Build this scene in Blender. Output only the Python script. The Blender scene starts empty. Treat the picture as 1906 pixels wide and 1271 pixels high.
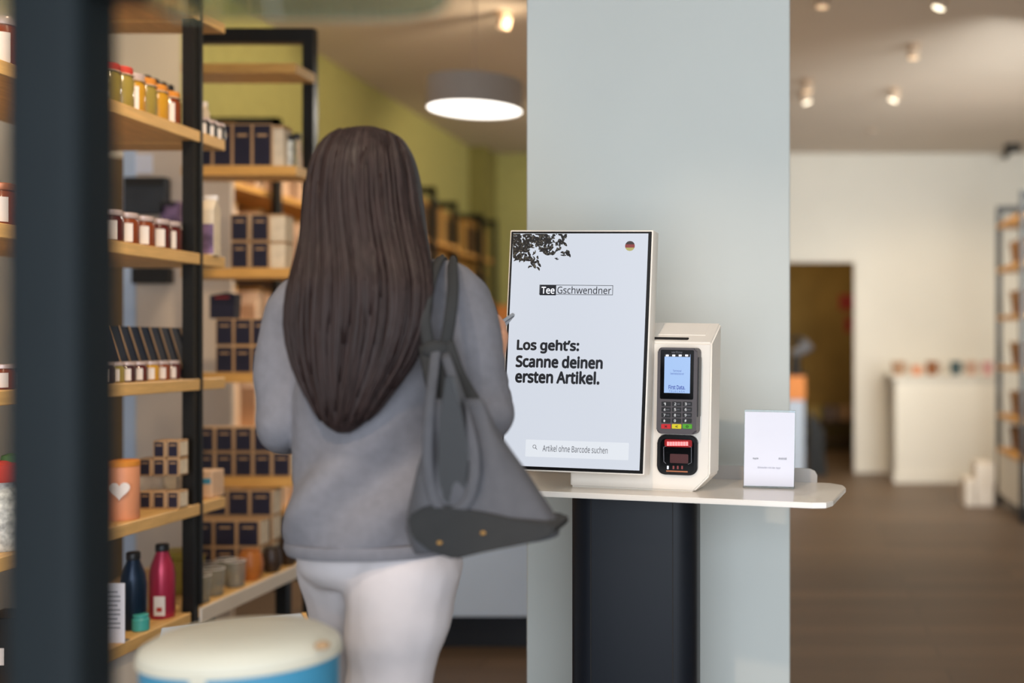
import bpy, bmesh, math, random
from mathutils import Vector, Matrix, noise
random.seed(7)
SC = bpy.context.scene
COL = SC.collection
F = 2060.0           # focal length in pixels of the 1906 x 1271 frame
VX, VY = 1470.0, 640.0   # where the room's depth lines meet
EYE = 1.25

# ------------------------------------------------------------------ camera
cam_d = bpy.data.cameras.new('camera')
cam = bpy.data.objects.new('camera', cam_d)
COL.objects.link(cam)
cam.location = (0, 0, EYE)
cam.rotation_euler = (math.pi / 2, 0, 0)
cam_d.sensor_width = 36.0
cam_d.lens = F * 36.0 / 1906.0
cam_d.shift_x = (953.0 - VX) / 1906.0
cam_d.shift_y = (VY - 635.5) / 1906.0
cam_d.clip_start = 0.05
cam_d.dof.use_dof = True
cam_d.dof.focus_distance = 2.45
cam_d.dof.aperture_fstop = 1.2
SC.camera = cam

# ------------------------------------------------------------------ world, light, exposure
SC.view_settings.view_transform = 'Standard'
SC.view_settings.look = 'None'
SC.view_settings.gamma = 1.0
SC.view_settings.exposure = 0.0
SC.view_settings.use_curve_mapping = False
world = bpy.data.worlds.new('world')
SC.world = world
world.use_nodes = True
wb = world.node_tree.nodes['Background']
wb.inputs[0].default_value = (0.94, 0.96, 1.0, 1)
wb.inputs[1].default_value = 0.62


def area_light(name, loc, target, sx, sy, power, color, spread=180):
    l = bpy.data.lights.new(name, 'AREA')
    l.shape = 'RECTANGLE'
    l.size, l.size_y = sx, sy
    l.energy = power
    l.color = color
    l.spread = math.radians(spread)
    o = bpy.data.objects.new(name, l)
    COL.objects.link(o)
    o.location = loc
    o.rotation_euler = (Vector(target) - Vector(loc)).to_track_quat('-Z', 'Y').to_euler()
    return o


def spot_light(name, loc, target, power, color, angle=60, blend=0.6, size=0.05):
    l = bpy.data.lights.new(name, 'SPOT')
    l.energy = power
    l.color = color
    l.spot_size = math.radians(angle)
    l.spot_blend = blend
    l.shadow_soft_size = size
    o = bpy.data.objects.new(name, l)
    COL.objects.link(o)
    o.location = loc
    o.rotation_euler = (Vector(target) - Vector(loc)).to_track_quat('-Z', 'Y').to_euler()
    return o


WARM = (1.0, 0.78, 0.52)
area_light('shop_window_daylight', (0.3, -2.2, 1.3), (-0.4, 4, 1.1), 4.5, 2.5, 185, (0.80, 0.89, 1.0))
area_light('back_wall_fill', (2.3, 6.5, 1.9), (0.9, 10.7, 1.9), 2.4, 2.2, 88, (0.97, 0.99, 0.96), 105)  # unseen fill panel added to brighten the white back wall
spot_light('shelf_spot', (-1.0, 2.2, 3.0), (-2.0, 3.1, 1.3), 115, WARM, 72)
spot_light('shelf_spot_low', (-0.5, 3.2, 3.0), (-2.0, 3.9, 0.9), 110, WARM, 75)
spot_light('shelf_spot_near', (-0.6, 1.0, 3.0), (-1.9, 2.6, 1.2), 60, WARM, 70)
spot_light('kiosk_spot', (-0.75, 0.1, 3.0), (-0.15, 2.4, 0.95), 95, (1.0, 0.74, 0.52), 36)
spot_light('drum_lid_fill', (-0.9, 0.9, 3.0), (-0.85, 1.65, 0.8), 42, (1.0, 0.88, 0.74), 50)  # added above the drum to lift its cream lid, no fitting modelled
spot_light('wall_unit_spot', (-1.2, 6.0, 3.0), (-2.9, 6.4, 1.9), 85, WARM, 110)
spot_light('wall_unit_spot_far', (-1.3, 8.4, 3.0), (-2.9, 9.4, 1.8), 50, WARM, 110)
spot_light('tan_wall_fill', (-1.7, 4.2, 2.9), (-2.9, 4.9, 1.9), 32, (1.0, 0.86, 0.7), 100)  # added wash that lightens the tan wall, no fitting behind it
spot_light('aisle_spot', (0.9, 7.4, 3.0), (1.0, 9.4, 0.0), 70, WARM, 110)
spot_light('aisle_spot_near', (0.8, 4.4, 3.0), (0.9, 5.6, 0.0), 40, WARM, 110)
spot_light('ceiling_fill_left', (-1.0, 6.5, 0.9), (-1.0, 6.5, 3.1), 34, (1.0, 0.78, 0.56), 150, 1.0, 0.4)  # added fill from below, stands for daylight bounced up off the floor
spot_light('ceiling_fill_right', (1.0, 7.0, 0.9), (1.0, 7.0, 3.1), 24, (1.0, 0.88, 0.76), 150, 1.0, 0.4)  # same added bounce fill for the right half of the ceiling


# ------------------------------------------------------------------ materials
def lin(c):
    return tuple(((v / 255.0) / 12.92 if v / 255.0 <= 0.04045 else ((v / 255.0 + 0.055) / 1.055) ** 2.4) for v in c)


MATS = {}
FONT = None
try:
    import os
    _fp = os.path.join(bpy.utils.system_resource('DATAFILES', path='fonts'), 'NotoSansHebrew-Regular.woff2')
    if os.path.exists(_fp):
        FONT = bpy.data.fonts.load(_fp)
except Exception:
    FONT = None


def mat(name, rgb, rough=0.6, metal=0.0, var=0.08, scale=12.0, bump=0.0, stretch=None, emit=None, trans=0.0, alpha=1.0, coat=0.0, spec=0.5):
    if name in MATS:
        return MATS[name]
    m = bpy.data.materials.new(name)
    m.use_nodes = True
    nt = m.node_tree
    b = nt.nodes['Principled BSDF']
    c = lin(rgb)
    b.inputs['Roughness'].default_value = rough
    b.inputs['Metallic'].default_value = metal
    b.inputs['Base Color'].default_value = (*c, 1)
    b.inputs['Coat Weight'].default_value = coat
    b.inputs['Specular IOR Level'].default_value = spec
    if trans:
        b.inputs['Transmission Weight'].default_value = trans
        b.inputs['IOR'].default_value = 1.25
    if alpha < 1:
        b.inputs['Alpha'].default_value = alpha
    if var or bump:
        tc = nt.nodes.new('ShaderNodeTexCoord')
        mp = nt.nodes.new('ShaderNodeMapping')
        if stretch:
            mp.inputs['Scale'].default_value = stretch
        nz = nt.nodes.new('ShaderNodeTexNoise')
        nz.inputs['Scale'].default_value = scale
        nz.inputs['Detail'].default_value = 4
        nt.links.new(tc.outputs['Object'], mp.inputs[0])
        nt.links.new(mp.outputs[0], nz.inputs['Vector'])
        if var:
            rp = nt.nodes.new('ShaderNodeValToRGB')
            rp.color_ramp.elements[0].position = 0.3
            rp.color_ramp.elements[1].position = 0.7
            rp.color_ramp.elements[0].color = (*[v * (1 - var) for v in c], 1)
            rp.color_ramp.elements[1].color = (*[min(1, v * (1 + var)) for v in c], 1)
            nt.links.new(nz.outputs['Fac'], rp.inputs[0])
            nt.links.new(rp.outputs[0], b.inputs['Base Color'])
        if bump:
            bp = nt.nodes.new('ShaderNodeBump')
            bp.inputs['Strength'].default_value = bump
            bp.inputs['Distance'].default_value = 0.004
            nt.links.new(nz.outputs['Fac'], bp.inputs['Height'])
            nt.links.new(bp.outputs[0], b.inputs['Normal'])
    if emit:
        ec, es = emit
        b.inputs['Emission Color'].default_value = (*lin(ec), 1)
        b.inputs['Emission Strength'].default_value = es
    MATS[name] = m
    return m


def floor_material():
    m = bpy.data.materials.new('floor_boards')
    m.use_nodes = True
    nt = m.node_tree
    b = nt.nodes['Principled BSDF']
    b.inputs['Roughness'].default_value = 0.5
    tc = nt.nodes.new('ShaderNodeTexCoord')
    br = nt.nodes.new('ShaderNodeTexBrick')
    br.inputs['Scale'].default_value = 1.0
    br.inputs['Brick Width'].default_value = 1.2
    br.inputs['Row Height'].default_value = 0.17
    br.inputs['Mortar Size'].default_value = 0.002
    br.inputs['Color1'].default_value = (*lin((112, 92, 74)), 1)
    br.inputs['Color2'].default_value = (*lin((92, 75, 60)), 1)
    br.inputs['Mortar'].default_value = (*lin((60, 48, 38)), 1)
    nz = nt.nodes.new('ShaderNodeTexNoise')
    nz.inputs['Scale'].default_value = 5
    nz.inputs['Detail'].default_value = 6
    mp = nt.nodes.new('ShaderNodeMapping')
    mp.inputs['Scale'].default_value = (1, 7, 1)
    mx = nt.nodes.new('ShaderNodeMix')
    mx.data_type = 'RGBA'
    mx.blend_type = 'MULTIPLY'
    mx.inputs[0].default_value = 0.55
    nt.links.new(tc.outputs['Object'], br.inputs['Vector'])
    nt.links.new(tc.outputs['Object'], mp.inputs[0])
    nt.links.new(mp.outputs[0], nz.inputs['Vector'])
    nt.links.new(br.outputs['Color'], mx.inputs[6])
    nt.links.new(nz.outputs['Color'], mx.inputs[7])
    rp = nt.nodes.new('ShaderNodeValToRGB')
    rp.color_ramp.elements[0].color = (0.6, 0.6, 0.6, 1)
    rp.color_ramp.elements[1].color = (1.25, 1.25, 1.25, 1)
    nt.links.new(nz.outputs['Fac'], rp.inputs[0])
    nt.links.new(rp.outputs[0], mx.inputs[7])
    nt.links.new(mx.outputs[2], b.inputs['Base Color'])
    return m


M_PILLAR = mat('pillar_paint', (204, 208, 203), 0.75, var=0.015, scale=3, bump=0.05)
M_CEIL = mat('ceiling_paint', (204, 193, 180), 0.9, var=0.02, scale=2)
M_GREEN = mat('green_wall_paint', (168, 165, 102), 0.9, var=0.06, scale=14, bump=0.15)
M_WHITEWALL = mat('white_wall_paint', (226, 222, 212), 0.9, var=0.02, scale=2)
M_TANWALL = mat('tan_wall_paint', (192, 184, 170), 0.9, var=0.03, scale=3)
M_BACK = mat('back_room_paint', (150, 122, 66), 0.9, var=0.12, scale=4)
M_WOOD = mat('light_oak', (222, 178, 112), 0.5, var=0.12, scale=9, stretch=(8, 1, 8), bump=0.05)
M_WOODX = mat('light_oak_end', (214, 160, 84), 0.55, var=0.12, scale=9, stretch=(1, 1, 8))
M_BLACK = mat('black_steel', (24, 24, 23), 0.45, 0.3, var=0.05)
M_POST = mat('anthracite_powder_coat', (28, 34, 37), 0.6, 0.0, var=0.04, spec=0.15)
M_WHITEMETAL = mat('cream_white_metal', (240, 232, 220), 0.38, var=0.012, scale=3)
M_TABLE = mat('white_table_laminate', (238, 230, 219), 0.25, var=0.012, scale=3, coat=0.3)
M_GREYPLATE = mat('grey_plate', (176, 170, 164), 0.5, var=0.02)
M_NAVYCOL = mat('dark_blue_column', (11, 17, 26), 0.45, 0.0, var=0.04, scale=4, spec=0.3)
M_GAP = mat('dark_slot', (22, 18, 16), 0.7, var=0.0)
M_BEZEL = mat('black_bezel', (16, 15, 16), 0.25, var=0.0)
M_TERM = mat('terminal_grey_plastic', (82, 76, 78), 0.45, var=0.03)
M_TGLASS = mat('terminal_black_glass', (8, 9, 11), 0.12, var=0.0)
M_KEY = mat('key_black', (26, 24, 25), 0.4, var=0.0)
M_KEYR = mat('key_red', (205, 30, 38), 0.4, var=0.0)
M_KEYY = mat('key_yellow', (222, 205, 20), 0.4, var=0.0)
M_KEYG = mat('key_green', (80, 165, 30), 0.4, var=0.0)
M_PRINTW = mat('white_print', (225, 225, 225), 0.6, var=0.0)
M_PRINTB = mat('dark_print', (44, 46, 52), 0.9, var=0.0)
M_PRINTG = mat('grey_print', (120, 122, 130), 0.9, var=0.0)
M_PAPER = mat('white_paper', (226, 226, 236), 0.8, var=0.01)
M_ACRYL = mat('clear_acrylic', (240, 246, 248), 0.05, var=0.0, trans=0.96)
M_GLASS = mat('pale_green_glass', (198, 222, 208), 0.05, var=0.0, trans=0.92)
M_CLEAR = mat('clear_glass', (226, 224, 214), 0.08, var=0.0, trans=0.85)
M_SKIN = mat('skin', (205, 150, 118), 0.55, var=0.04)
M_HAIR = mat('dark_brown_hair', (42, 31, 30), 0.5, var=0.30, scale=26, stretch=(5, 5, 0.35), bump=0.4, spec=0.25)
M_SWEAT = mat('grey_marl_knit', (119, 118, 124), 0.95, var=0.07, scale=60, bump=0.15)
M_PANTS = mat('off_white_twill', (206, 199, 200), 0.9, var=0.03, scale=20, bump=0.1)
M_BAG = mat('grey_felt', (86, 86, 91), 0.9, var=0.06, scale=50, bump=0.1)
M_BAGD = mat('dark_felt', (46, 46, 46), 0.9, var=0.06, scale=50)
M_SHOE = mat('white_sneaker', (210, 208, 204), 0.6, var=0.02)
M_KRAFT = mat('kraft_card', (184, 148, 110), 0.8, var=0.06)
M_CREAMCARD = mat('cream_card', (222, 206, 182), 0.8, var=0.12, scale=30)
M_NAVY = mat('navy_print', (24, 22, 46), 0.5, var=0.15, scale=30)
M_NAVYBOOK = mat('navy_packet', (22, 38, 60), 0.4, var=0.06)
M_GOLDTIN = mat('gold_tin', (176, 132, 66), 0.4, 0.2, var=0.1)
M_DARKTIN = mat('dark_brown_tin', (84, 58, 30), 0.5, 0.1, var=0.1)
M_PEACHBAG = mat('peach_paper_bag', (226, 190, 158), 0.7, var=0.05)
M_LABEL = mat('white_label', (232, 224, 220), 0.7, var=0.03)
M_AMBER = mat('amber_preserve', (128, 58, 26), 0.2, var=0.1, coat=0.5)
M_DRED = mat('dark_red_preserve', (84, 24, 20), 0.2, var=0.1, coat=0.5)
M_PLUM = mat('plum_preserve', (62, 28, 34), 0.2, var=0.1, coat=0.5)
M_HONEY = mat('yellow_honey', (196, 144, 40), 0.2, var=0.1, coat=0.5)
M_OIL = mat('olive_oil', (150, 132, 62), 0.2, var=0.1, coat=0.5)
M_LID = mat('rose_white_lid', (206, 186, 182), 0.35, 0.2, var=0.03)
M_COPPER = mat('copper_lid', (190, 120, 84), 0.35, 0.5, var=0.03)
M_BLKLID = mat('black_lid', (28, 28, 30), 0.4, var=0.03)
M_REDPEP = mat('red_cloth', (192, 60, 46), 0.8, var=0.1)
M_ORPEP = mat('orange_cloth', (216, 138, 50), 0.8, var=0.1)
M_MAGENTA = mat('magenta_steel', (178, 50, 80), 0.3, 0.35, var=0.03)
M_NAVYSTEEL = mat('navy_steel', (20, 42, 66), 0.3, 0.35, var=0.03)
M_PEACHTIN = mat('peach_tin', (226, 152, 112), 0.5, var=0.05)
M_TEAL = mat('teal_ceramic', (70, 170, 165), 0.4, var=0.03)
M_YELLOWBOX = mat('yellow_green_tin', (176, 156, 60), 0.5, var=0.08)
M_DRUMTOP = mat('cream_lid_lacquer', (226, 220, 200), 0.45, var=0.03, scale=5)
M_DRUMBLUE = mat('blue_lacquer', (70, 150, 185), 0.4, var=0.04)
M_BLUEBLACK = mat('dark_plinth', (18, 24, 34), 0.5, var=0.05)
M_COUNTER = mat('pale_blue_white_counter', (188, 204, 226), 0.6, var=0.01)
M_BASKET = mat('brown_wicker', (142, 104, 66), 0.9, var=0.3, scale=50, bump=0.5)
M_PALEBOX = mat('pale_carton', (222, 212, 200), 0.8, var=0.03)
M_RED = mat('red_notice', (176, 46, 30), 0.7, var=0.1, scale=30)
M_LAMPSHADE = mat('grey_lamp_shade', (164, 156, 148), 0.7, var=0.03)
M_LAMPGLOW = mat('lamp_diffuser', (255, 255, 255), 0.5, var=0.0, emit=((255, 250, 240), 3.2))
M_SPOTGLOW = mat('spot_bulb', (255, 255, 255), 0.5, var=0.0, emit=((255, 240, 208), 3.0))
M_SPOTDIM = mat('spot_bulb_dim', (255, 230, 200), 0.5, var=0.0, emit=((255, 214, 168), 0.75))
M_SPOTRIM = mat('spot_rim', (196, 172, 148), 0.6, var=0.0)
M_SCREEN = mat('lit_screen', (30, 30, 32), 0.3, var=0.0, emit=((219, 225, 236), 0.93))
M_SCREENBAR = mat('lit_search_bar', (30, 30, 32), 0.3, var=0.0, emit=((232, 237, 244), 0.95))
M_TSCREEN = mat('lit_terminal_screen', (30, 30, 32), 0.2, var=0.0, emit=((172, 204, 250), 0.95))
M_TSBLUE = mat('lit_blue_letters', (20, 30, 90), 0.4, var=0.0, emit=((44, 64, 150), 0.9))
M_TSWHITE = mat('lit_white_icons', (200, 200, 200), 0.4, var=0.0, emit=((235, 240, 255), 1.0))
M_REDLED = mat('red_led', (255, 60, 60), 0.4, var=0.0, emit=((255, 110, 110), 2.6))
M_REDDIM = mat('red_led_glow', (90, 8, 10), 0.3, var=0.0, emit=((170, 10, 16), 0.55))
M_TEALEAF = mat('tea_leaf', (40, 37, 36), 0.8, var=0.5, scale=400)
M_FLAGK = mat('flag_black', (60, 52, 52), 0.8, var=0.0, emit=((58, 50, 50), 0.3))
M_FLAGR = mat('flag_red', (118, 56, 56), 0.8, var=0.0, emit=((150, 72, 72), 0.32))
M_FLAGY = mat('flag_yellow', (150, 146, 92), 0.8, var=0.0, emit=((180, 176, 110), 0.32))
M_BROWNCLAY = mat('orange_glaze', (182, 108, 46), 0.35, var=0.15)
M_DARKCUP = mat('dark_glaze', (58, 44, 36), 0.35, var=0.15)
M_GREENLEAF = mat('green_topper', (84, 120, 60), 0.7, var=0.15)
M_CERW = mat('patterned_ceramic', (205, 205, 198), 0.4, var=0.5, scale=60)
M_LILAC = mat('purple_flower_bag', (120, 96, 130), 0.8, var=0.6, scale=25)
M_CHAL = mat('slate_board', (52, 56, 62), 0.7, var=0.2, scale=10)
M_PHONE = mat('phone_glass', (150, 156, 164), 0.2, var=0.0)


# ------------------------------------------------------------------ mesh helpers
def P(px, py, d):
    return Vector(((px - VX) * d / F, d, EYE - (py - VY) * d / F))


def on_x(px, X, z):              # a point of the plane x = X seen at column px
    return Vector((X, X * F / (px - VX), z))


def bx(bm, lo, hi):
    vs = [bm.verts.new((x, y, z)) for x in (lo[0], hi[0]) for y in (lo[1], hi[1]) for z in (lo[2], hi[2])]
    for f in ((0, 1, 3, 2), (4, 6, 7, 5), (0, 4, 5, 1), (2, 3, 7, 6), (0, 2, 6, 4), (1, 5, 7, 3)):
        bm.faces.new([vs[i] for i in f])


def box_bm(lo, hi, bev=0.0, seg=2):
    bm = bmesh.new()
    bx(bm, lo, hi)
    if bev:
        bmesh.ops.bevel(bm, geom=bm.edges[:], offset=bev, segments=seg, affect='EDGES', profile=0.5)
    return bm


def prism(bm, poly, y0, y1, axis='y', flip=False):
    """extrude a polygon of (u, v) along an axis"""
    def pt(u, v, w):
        return {'y': (u, w, v), 'z': (u, v, w), 'x': (w, u, v)}[axis]
    a = [bm.verts.new(pt(u, v, y0)) for u, v in poly]
    b = [bm.verts.new(pt(u, v, y1)) for u, v in poly]
    n = len(poly)
    bm.faces.new(a)
    bm.faces.new(b[::-1])
    for i in range(n):
        bm.faces.new([a[i], b[i], b[(i + 1) % n], a[(i + 1) % n]])


def rrect(x0, x1, z0, z1, r, n=6):
    out = []
    for cx, cz, a0 in ((x1 - r, z1 - r, 0), (x0 + r, z1 - r, 90), (x0 + r, z0 + r, 180), (x1 - r, z0 + r, 270)):
        for k in range(n + 1):
            a = math.radians(a0 + 90 * k / n)
            out.append((cx + r * math.cos(a), cz + r * math.sin(a)))
    return out


def lathe(bm, prof, seg=20, c=(0, 0, 0), sq=1.0):
    rings = []
    for r, z in prof:
        rings.append([bm.verts.new((c[0] + r * math.cos(2 * math.pi * k / seg), c[1] + r * sq * math.sin(2 * math.pi * k / seg), c[2] + z)) for k in range(seg)])
    for a, b in zip(rings, rings[1:]):
        for k in range(seg):
            bm.faces.new([a[k], a[(k + 1) % seg], b[(k + 1) % seg], b[k]])
    bm.faces.new(rings[0][::-1])
    bm.faces.new(rings[-1])


def tube(bm, pts, rad, seg=12):
    pts = [Vector(p) for p in pts]
    if not hasattr(rad, '__len__'):
        rad = [rad] * len(pts)
    rings = []
    up = Vector((0.3, 0.2, 1)).normalized()
    for i, p in enumerate(pts):
        t = (pts[min(i + 1, len(pts) - 1)] - pts[max(i - 1, 0)]).normalized()
        if abs(t.dot(up)) > 0.97:
            up = Vector((1, 0.2, 0)).normalized()
        s = t.cross(up).normalized()
        u = s.cross(t).normalized()
        up = u
        rings.append([bm.verts.new(p + (s * math.cos(2 * math.pi * k / seg) + u * math.sin(2 * math.pi * k / seg)) * rad[i]) for k in range(seg)])
    for a, b in zip(rings, rings[1:]):
        for k in range(seg):
            bm.faces.new([a[k], a[(k + 1) % seg], b[(k + 1) % seg], b[k]])
    bm.faces.new(rings[0][::-1])
    bm.faces.new(rings[-1])


def ball(bm, c, r, sc=(1, 1, 1), u=14, v=10):
    m = Matrix.Translation(c) @ Matrix.Diagonal((sc[0], sc[1], sc[2], 1))
    bmesh.ops.create_uvsphere(bm, u_segments=u, v_segments=v, radius=r, matrix=m)


def limb(bm, pts, rad, seg=14):
    """a closed tapered tube with ball joints; overlapping pieces are fused by the remesh afterwards"""
    tube(bm, pts, rad, seg)
    for p, r in zip(pts, rad):
        ball(bm, p, r)


def smooth_path(pts, n=6):
    pts = [Vector(p) for p in pts]
    out = []
    for i in range(len(pts) - 1):
        p0, p1, p2, p3 = pts[max(i - 1, 0)], pts[i], pts[i + 1], pts[min(i + 2, len(pts) - 1)]
        for k in range(n):
            t = k / n
            out.append(0.5 * ((2 * p1) + (p2 - p0) * t + (2 * p0 - 5 * p1 + 4 * p2 - p3) * t * t + (3 * p1 - p0 - 3 * p2 + p3) * t ** 3))
    out.append(pts[-1])
    return out


def obj(name, bm, m, parent=None, smooth=False, auto=True):
    me = bpy.data.meshes.new(name)
    bmesh.ops.recalc_face_normals(bm, faces=bm.faces[:])
    bm.to_mesh(me)
    bm.free()
    if m:
        for mm in (m if isinstance(m, (list, tuple)) else [m]):
            me.materials.append(mm)
    if smooth:
        for p in me.polygons:
            p.use_smooth = True
        if auto:
            try:
                me.set_sharp_from_angle(angle=math.radians(40))
            except Exception:
                pass
    o = bpy.data.objects.new(name, me)
    COL.objects.link(o)
    if parent:
        o.parent = parent
    return o


def tag(o, label=None, cat=None, group=None, kind=None):
    if label:
        o['label'] = label
    if cat:
        o['category'] = cat
    if group:
        o['group'] = group
    if kind:
        o['kind'] = kind
    return o


def thing(name, label, cat, loc=(0, 0, 0), rz=0, group=None):
    o = bpy.data.objects.new(name, None)
    o.empty_display_size = 0.05
    COL.objects.link(o)
    o.location = loc
    o.rotation_euler = (0, 0, rz)
    return tag(o, label, cat, group)


def dup(root, loc, rz=0, label=None, group=None, s=1.0):
    r = root.copy()
    COL.objects.link(r)
    r.location = loc
    r.rotation_euler = (0, 0, rz)
    r.scale = (s, s, s) if not hasattr(s, '__len__') else s
    if label:
        r['label'] = label
    if group:
        r['group'] = group
    for ch in list(root.children):
        c = ch.copy()
        COL.objects.link(c)
        c.parent = r
        for g in ch.children:
            d = g.copy()
            COL.objects.link(d)
            d.parent = c
    return r


class Stock:
    """first use moves the prototype itself, later uses copy it"""
    def __init__(self, proto):
        self.p, self.used = proto, False

    def put(self, loc, rz=0, label=None, group=None, s=1.0):
        if not self.used:
            self.used = True
            o = self.p
            o.location = loc
            o.rotation_euler = (0, 0, rz)
            o.scale = (s, s, s) if not hasattr(s, '__len__') else s
            if label:
                o['label'] = label
            if group:
                o['group'] = group
            return o
        return dup(self.p, loc, rz, label, group, s)


def struct(name, bm, m, parent=None, smooth=False):
    o = obj(name, bm, m, parent, smooth)
    if parent is None:
        o['kind'] = 'structure'
        o['label'] = name.replace('_', ' ')
    return o


ORD = ['first', 'second', 'third', 'fourth', 'fifth', 'sixth', 'seventh', 'eighth', 'ninth', 'tenth', 'eleventh', 'twelfth']

# ------------------------------------------------------------------ the room
CEIL = 3.10
YB = 10.75
XL, XR = -3.0, 2.4
struct('floor', box_bm((XL - 0.1, -2.4, -0.1), (XR + 0.1, 14.0, 0.0)), floor_material())
struct('ceiling', box_bm((XL - 0.1, -2.4, CEIL), (XR + 0.1, YB, CEIL + 0.1)), M_CEIL)
struct('wall_left', box_bm((XL - 0.1, -2.4, 0.0), (XL, 5.45, CEIL)), M_TANWALL)
struct('wall_left_rear', box_bm((XL - 0.1, 5.45, 0.0), (XL, YB, CEIL)), M_GREEN)
struct('wall_right', box_bm((XR, -2.4, 0.0), (XR + 0.1, YB, CEIL)), M_WHITEWALL)
# back wall: green half, white half with the doorway
DX0, DX1 = -0.22, (1590 - VX) * YB / F
DZ = EYE + (640 - 488) * YB / F
struct('wall_back_green', box_bm((XL, YB, 0.0), (-1.6, YB + 0.1, CEIL)), M_GREEN)
bm = bmesh.new()
bx(bm, (-1.6, YB, 0), (DX0, YB + 0.12, CEIL))
bx(bm, (DX1, YB, 0), (XR + 0.1, YB + 0.12, CEIL))
bx(bm, (DX0, YB, DZ), (DX1, YB + 0.12, CEIL))
struct('wall_back', bm, M_WHITEWALL)
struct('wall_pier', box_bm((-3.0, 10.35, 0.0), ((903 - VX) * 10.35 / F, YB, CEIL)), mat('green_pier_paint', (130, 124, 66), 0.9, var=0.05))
struct('trim_1', box_bm(((905 - VX) * 10.72 / F, 10.70, 0.0), ((917 - VX) * 10.72 / F, YB, CEIL)), mat('pale_trim', (200, 192, 150), 0.8, var=0.02))
struct('baseboard_back', box_bm((DX1, YB - 0.015, 0.0), (XR, YB, 0.09)), M_WHITEWALL)
# back room seen through the doorway
bm = bmesh.new()
bx(bm, (-0.9, 13.4, 0), (1.4, 13.5, 2.7))
struct('wall_storeroom', bm, M_BACK)
struct('wall_storeroom_left', box_bm((-1.0, YB + 0.12, 0), (-0.9, 13.5, 2.7)), M_BACK)
struct('wall_storeroom_right', box_bm((1.4, YB + 0.12, 0), (1.5, 13.5, 2.7)), M_BACK)
struct('ceiling_storeroom', box_bm((-1.0, YB + 0.12, 2.7), (1.5, 13.5, 2.8)), M_BACK)
area_light('storeroom_lamp', (0.3, 12.2, 2.6), (0.3, 12.4, 0), 0.5, 0.5, 9, (1.0, 0.76, 0.42))
# the pillar behind the kiosk
PY = 2.87
struct('pillar', box_bm(((980 - VX) * PY / F, PY, 0), (0.0, PY + 0.55, CEIL), 0.003, 1), M_PILLAR)

# ------------------------------------------------------------------ kiosk assembly frame
TH, ROLL = math.radians(10.0), math.radians(1.0)
KO = Vector((-0.2396, 2.35, 0.925))
KM = Matrix.Translation(KO) @ Matrix.Rotation(-TH, 4, 'Z') @ Matrix.Rotation(ROLL, 4, 'Y')


def ray_on(Mx, px, py, y=0.0):
    """local coordinates of pixel on the plane local y = const of frame Mx"""
    inv = Mx.inverted()
    o = inv @ Vector((0, 0, EYE))
    q = inv @ P(px, py, 1.0)
    dr = q - o
    t = (y - o.y) / dr.y
    return o + dr * t


def kroot(name, label, cat):
    r = thing(name, label, cat)
    r.matrix_world = KM
    return r


def lettering(parent, Mx, text, x0, x1, yb, yt, m, y=0.0, bold=0.0, name='lettering', ex=0.0002):
    """text fitted between pixel columns x0, x1 and rows yb (bottom), yt (top) on a plane of frame Mx"""
    cu = bpy.data.curves.new(name, 'FONT')
    cu.body = text
    if FONT:
        cu.font = FONT
    cu.size = 1
    cu.resolution_u = 3
    tmp = bpy.data.objects.new('tmp_text', cu)
    COL.objects.link(tmp)
    dg = bpy.context.evaluated_depsgraph_get()
    me = bpy.data.meshes.new_from_object(tmp.evaluated_get(dg))
    bpy.data.objects.remove(tmp)
    bpy.data.curves.remove(cu)
    xs = [v.co.x for v in me.vertices]
    ys = [v.co.y for v in me.vertices]
    a0, a1, b0, b1 = min(xs), max(xs), min(ys), max(ys)
    pm = (yb + yt) / 2
    L, R = ray_on(Mx, x0, pm, y), ray_on(Mx, x1, pm, y)
    B, T = ray_on(Mx, (x0 + x1) / 2, yb, y), ray_on(Mx, (x0 + x1) / 2, yt, y)
    sx, sz = (R.x - L.x) / (a1 - a0), (T.z - B.z) / (b1 - b0)
    cz, cx = (T.z + B.z) / 2, (L.x + R.x) / 2
    for v in me.vertices:
        v.co = Vector((cx + (v.co.x - (a0 + a1) / 2) * sx, y, cz + (v.co.y - (b0 + b1) / 2) * sz))
    if bold > 0:                     # heavier weight: the outline spread in eight directions
        bmb = bmesh.new()
        for q in range(9):
            n0 = len(bmb.verts)
            bmb.from_mesh(me)
            bmb.verts.ensure_lookup_table()
            if q:
                a = q * math.pi / 4
                for v in bmb.verts[n0:]:
                    v.co += Vector((math.cos(a) * bold * sx, -0.00001 * q, math.sin(a) * bold * sz))
        bmb.to_mesh(me)
        bmb.free()
    me.materials.clear()
    me.materials.append(m)
    o = bpy.data.objects.new(name, me)
    COL.objects.link(o)
    o.parent = parent
    return o


def plane_rect(Mx, x0, x1, y0, y1, y, dy, r=0.0, n=4):
    """thin raised rounded plate covering pixel box, front at local y"""
    a, b = ray_on(Mx, x0, (y0 + y1) / 2, y), ray_on(Mx, x1, (y0 + y1) / 2, y)
    c, d = ray_on(Mx, (x0 + x1) / 2, y1, y), ray_on(Mx, (x0 + x1) / 2, y0, y)
    bm = bmesh.new()
    if r:
        prism(bm, rrect(a.x, b.x, c.z, d.z, r, n), y, y + dy)
    else:
        bx(bm, (a.x, y, c.z), (b.x, y + dy, d.z))
    return bm


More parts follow.
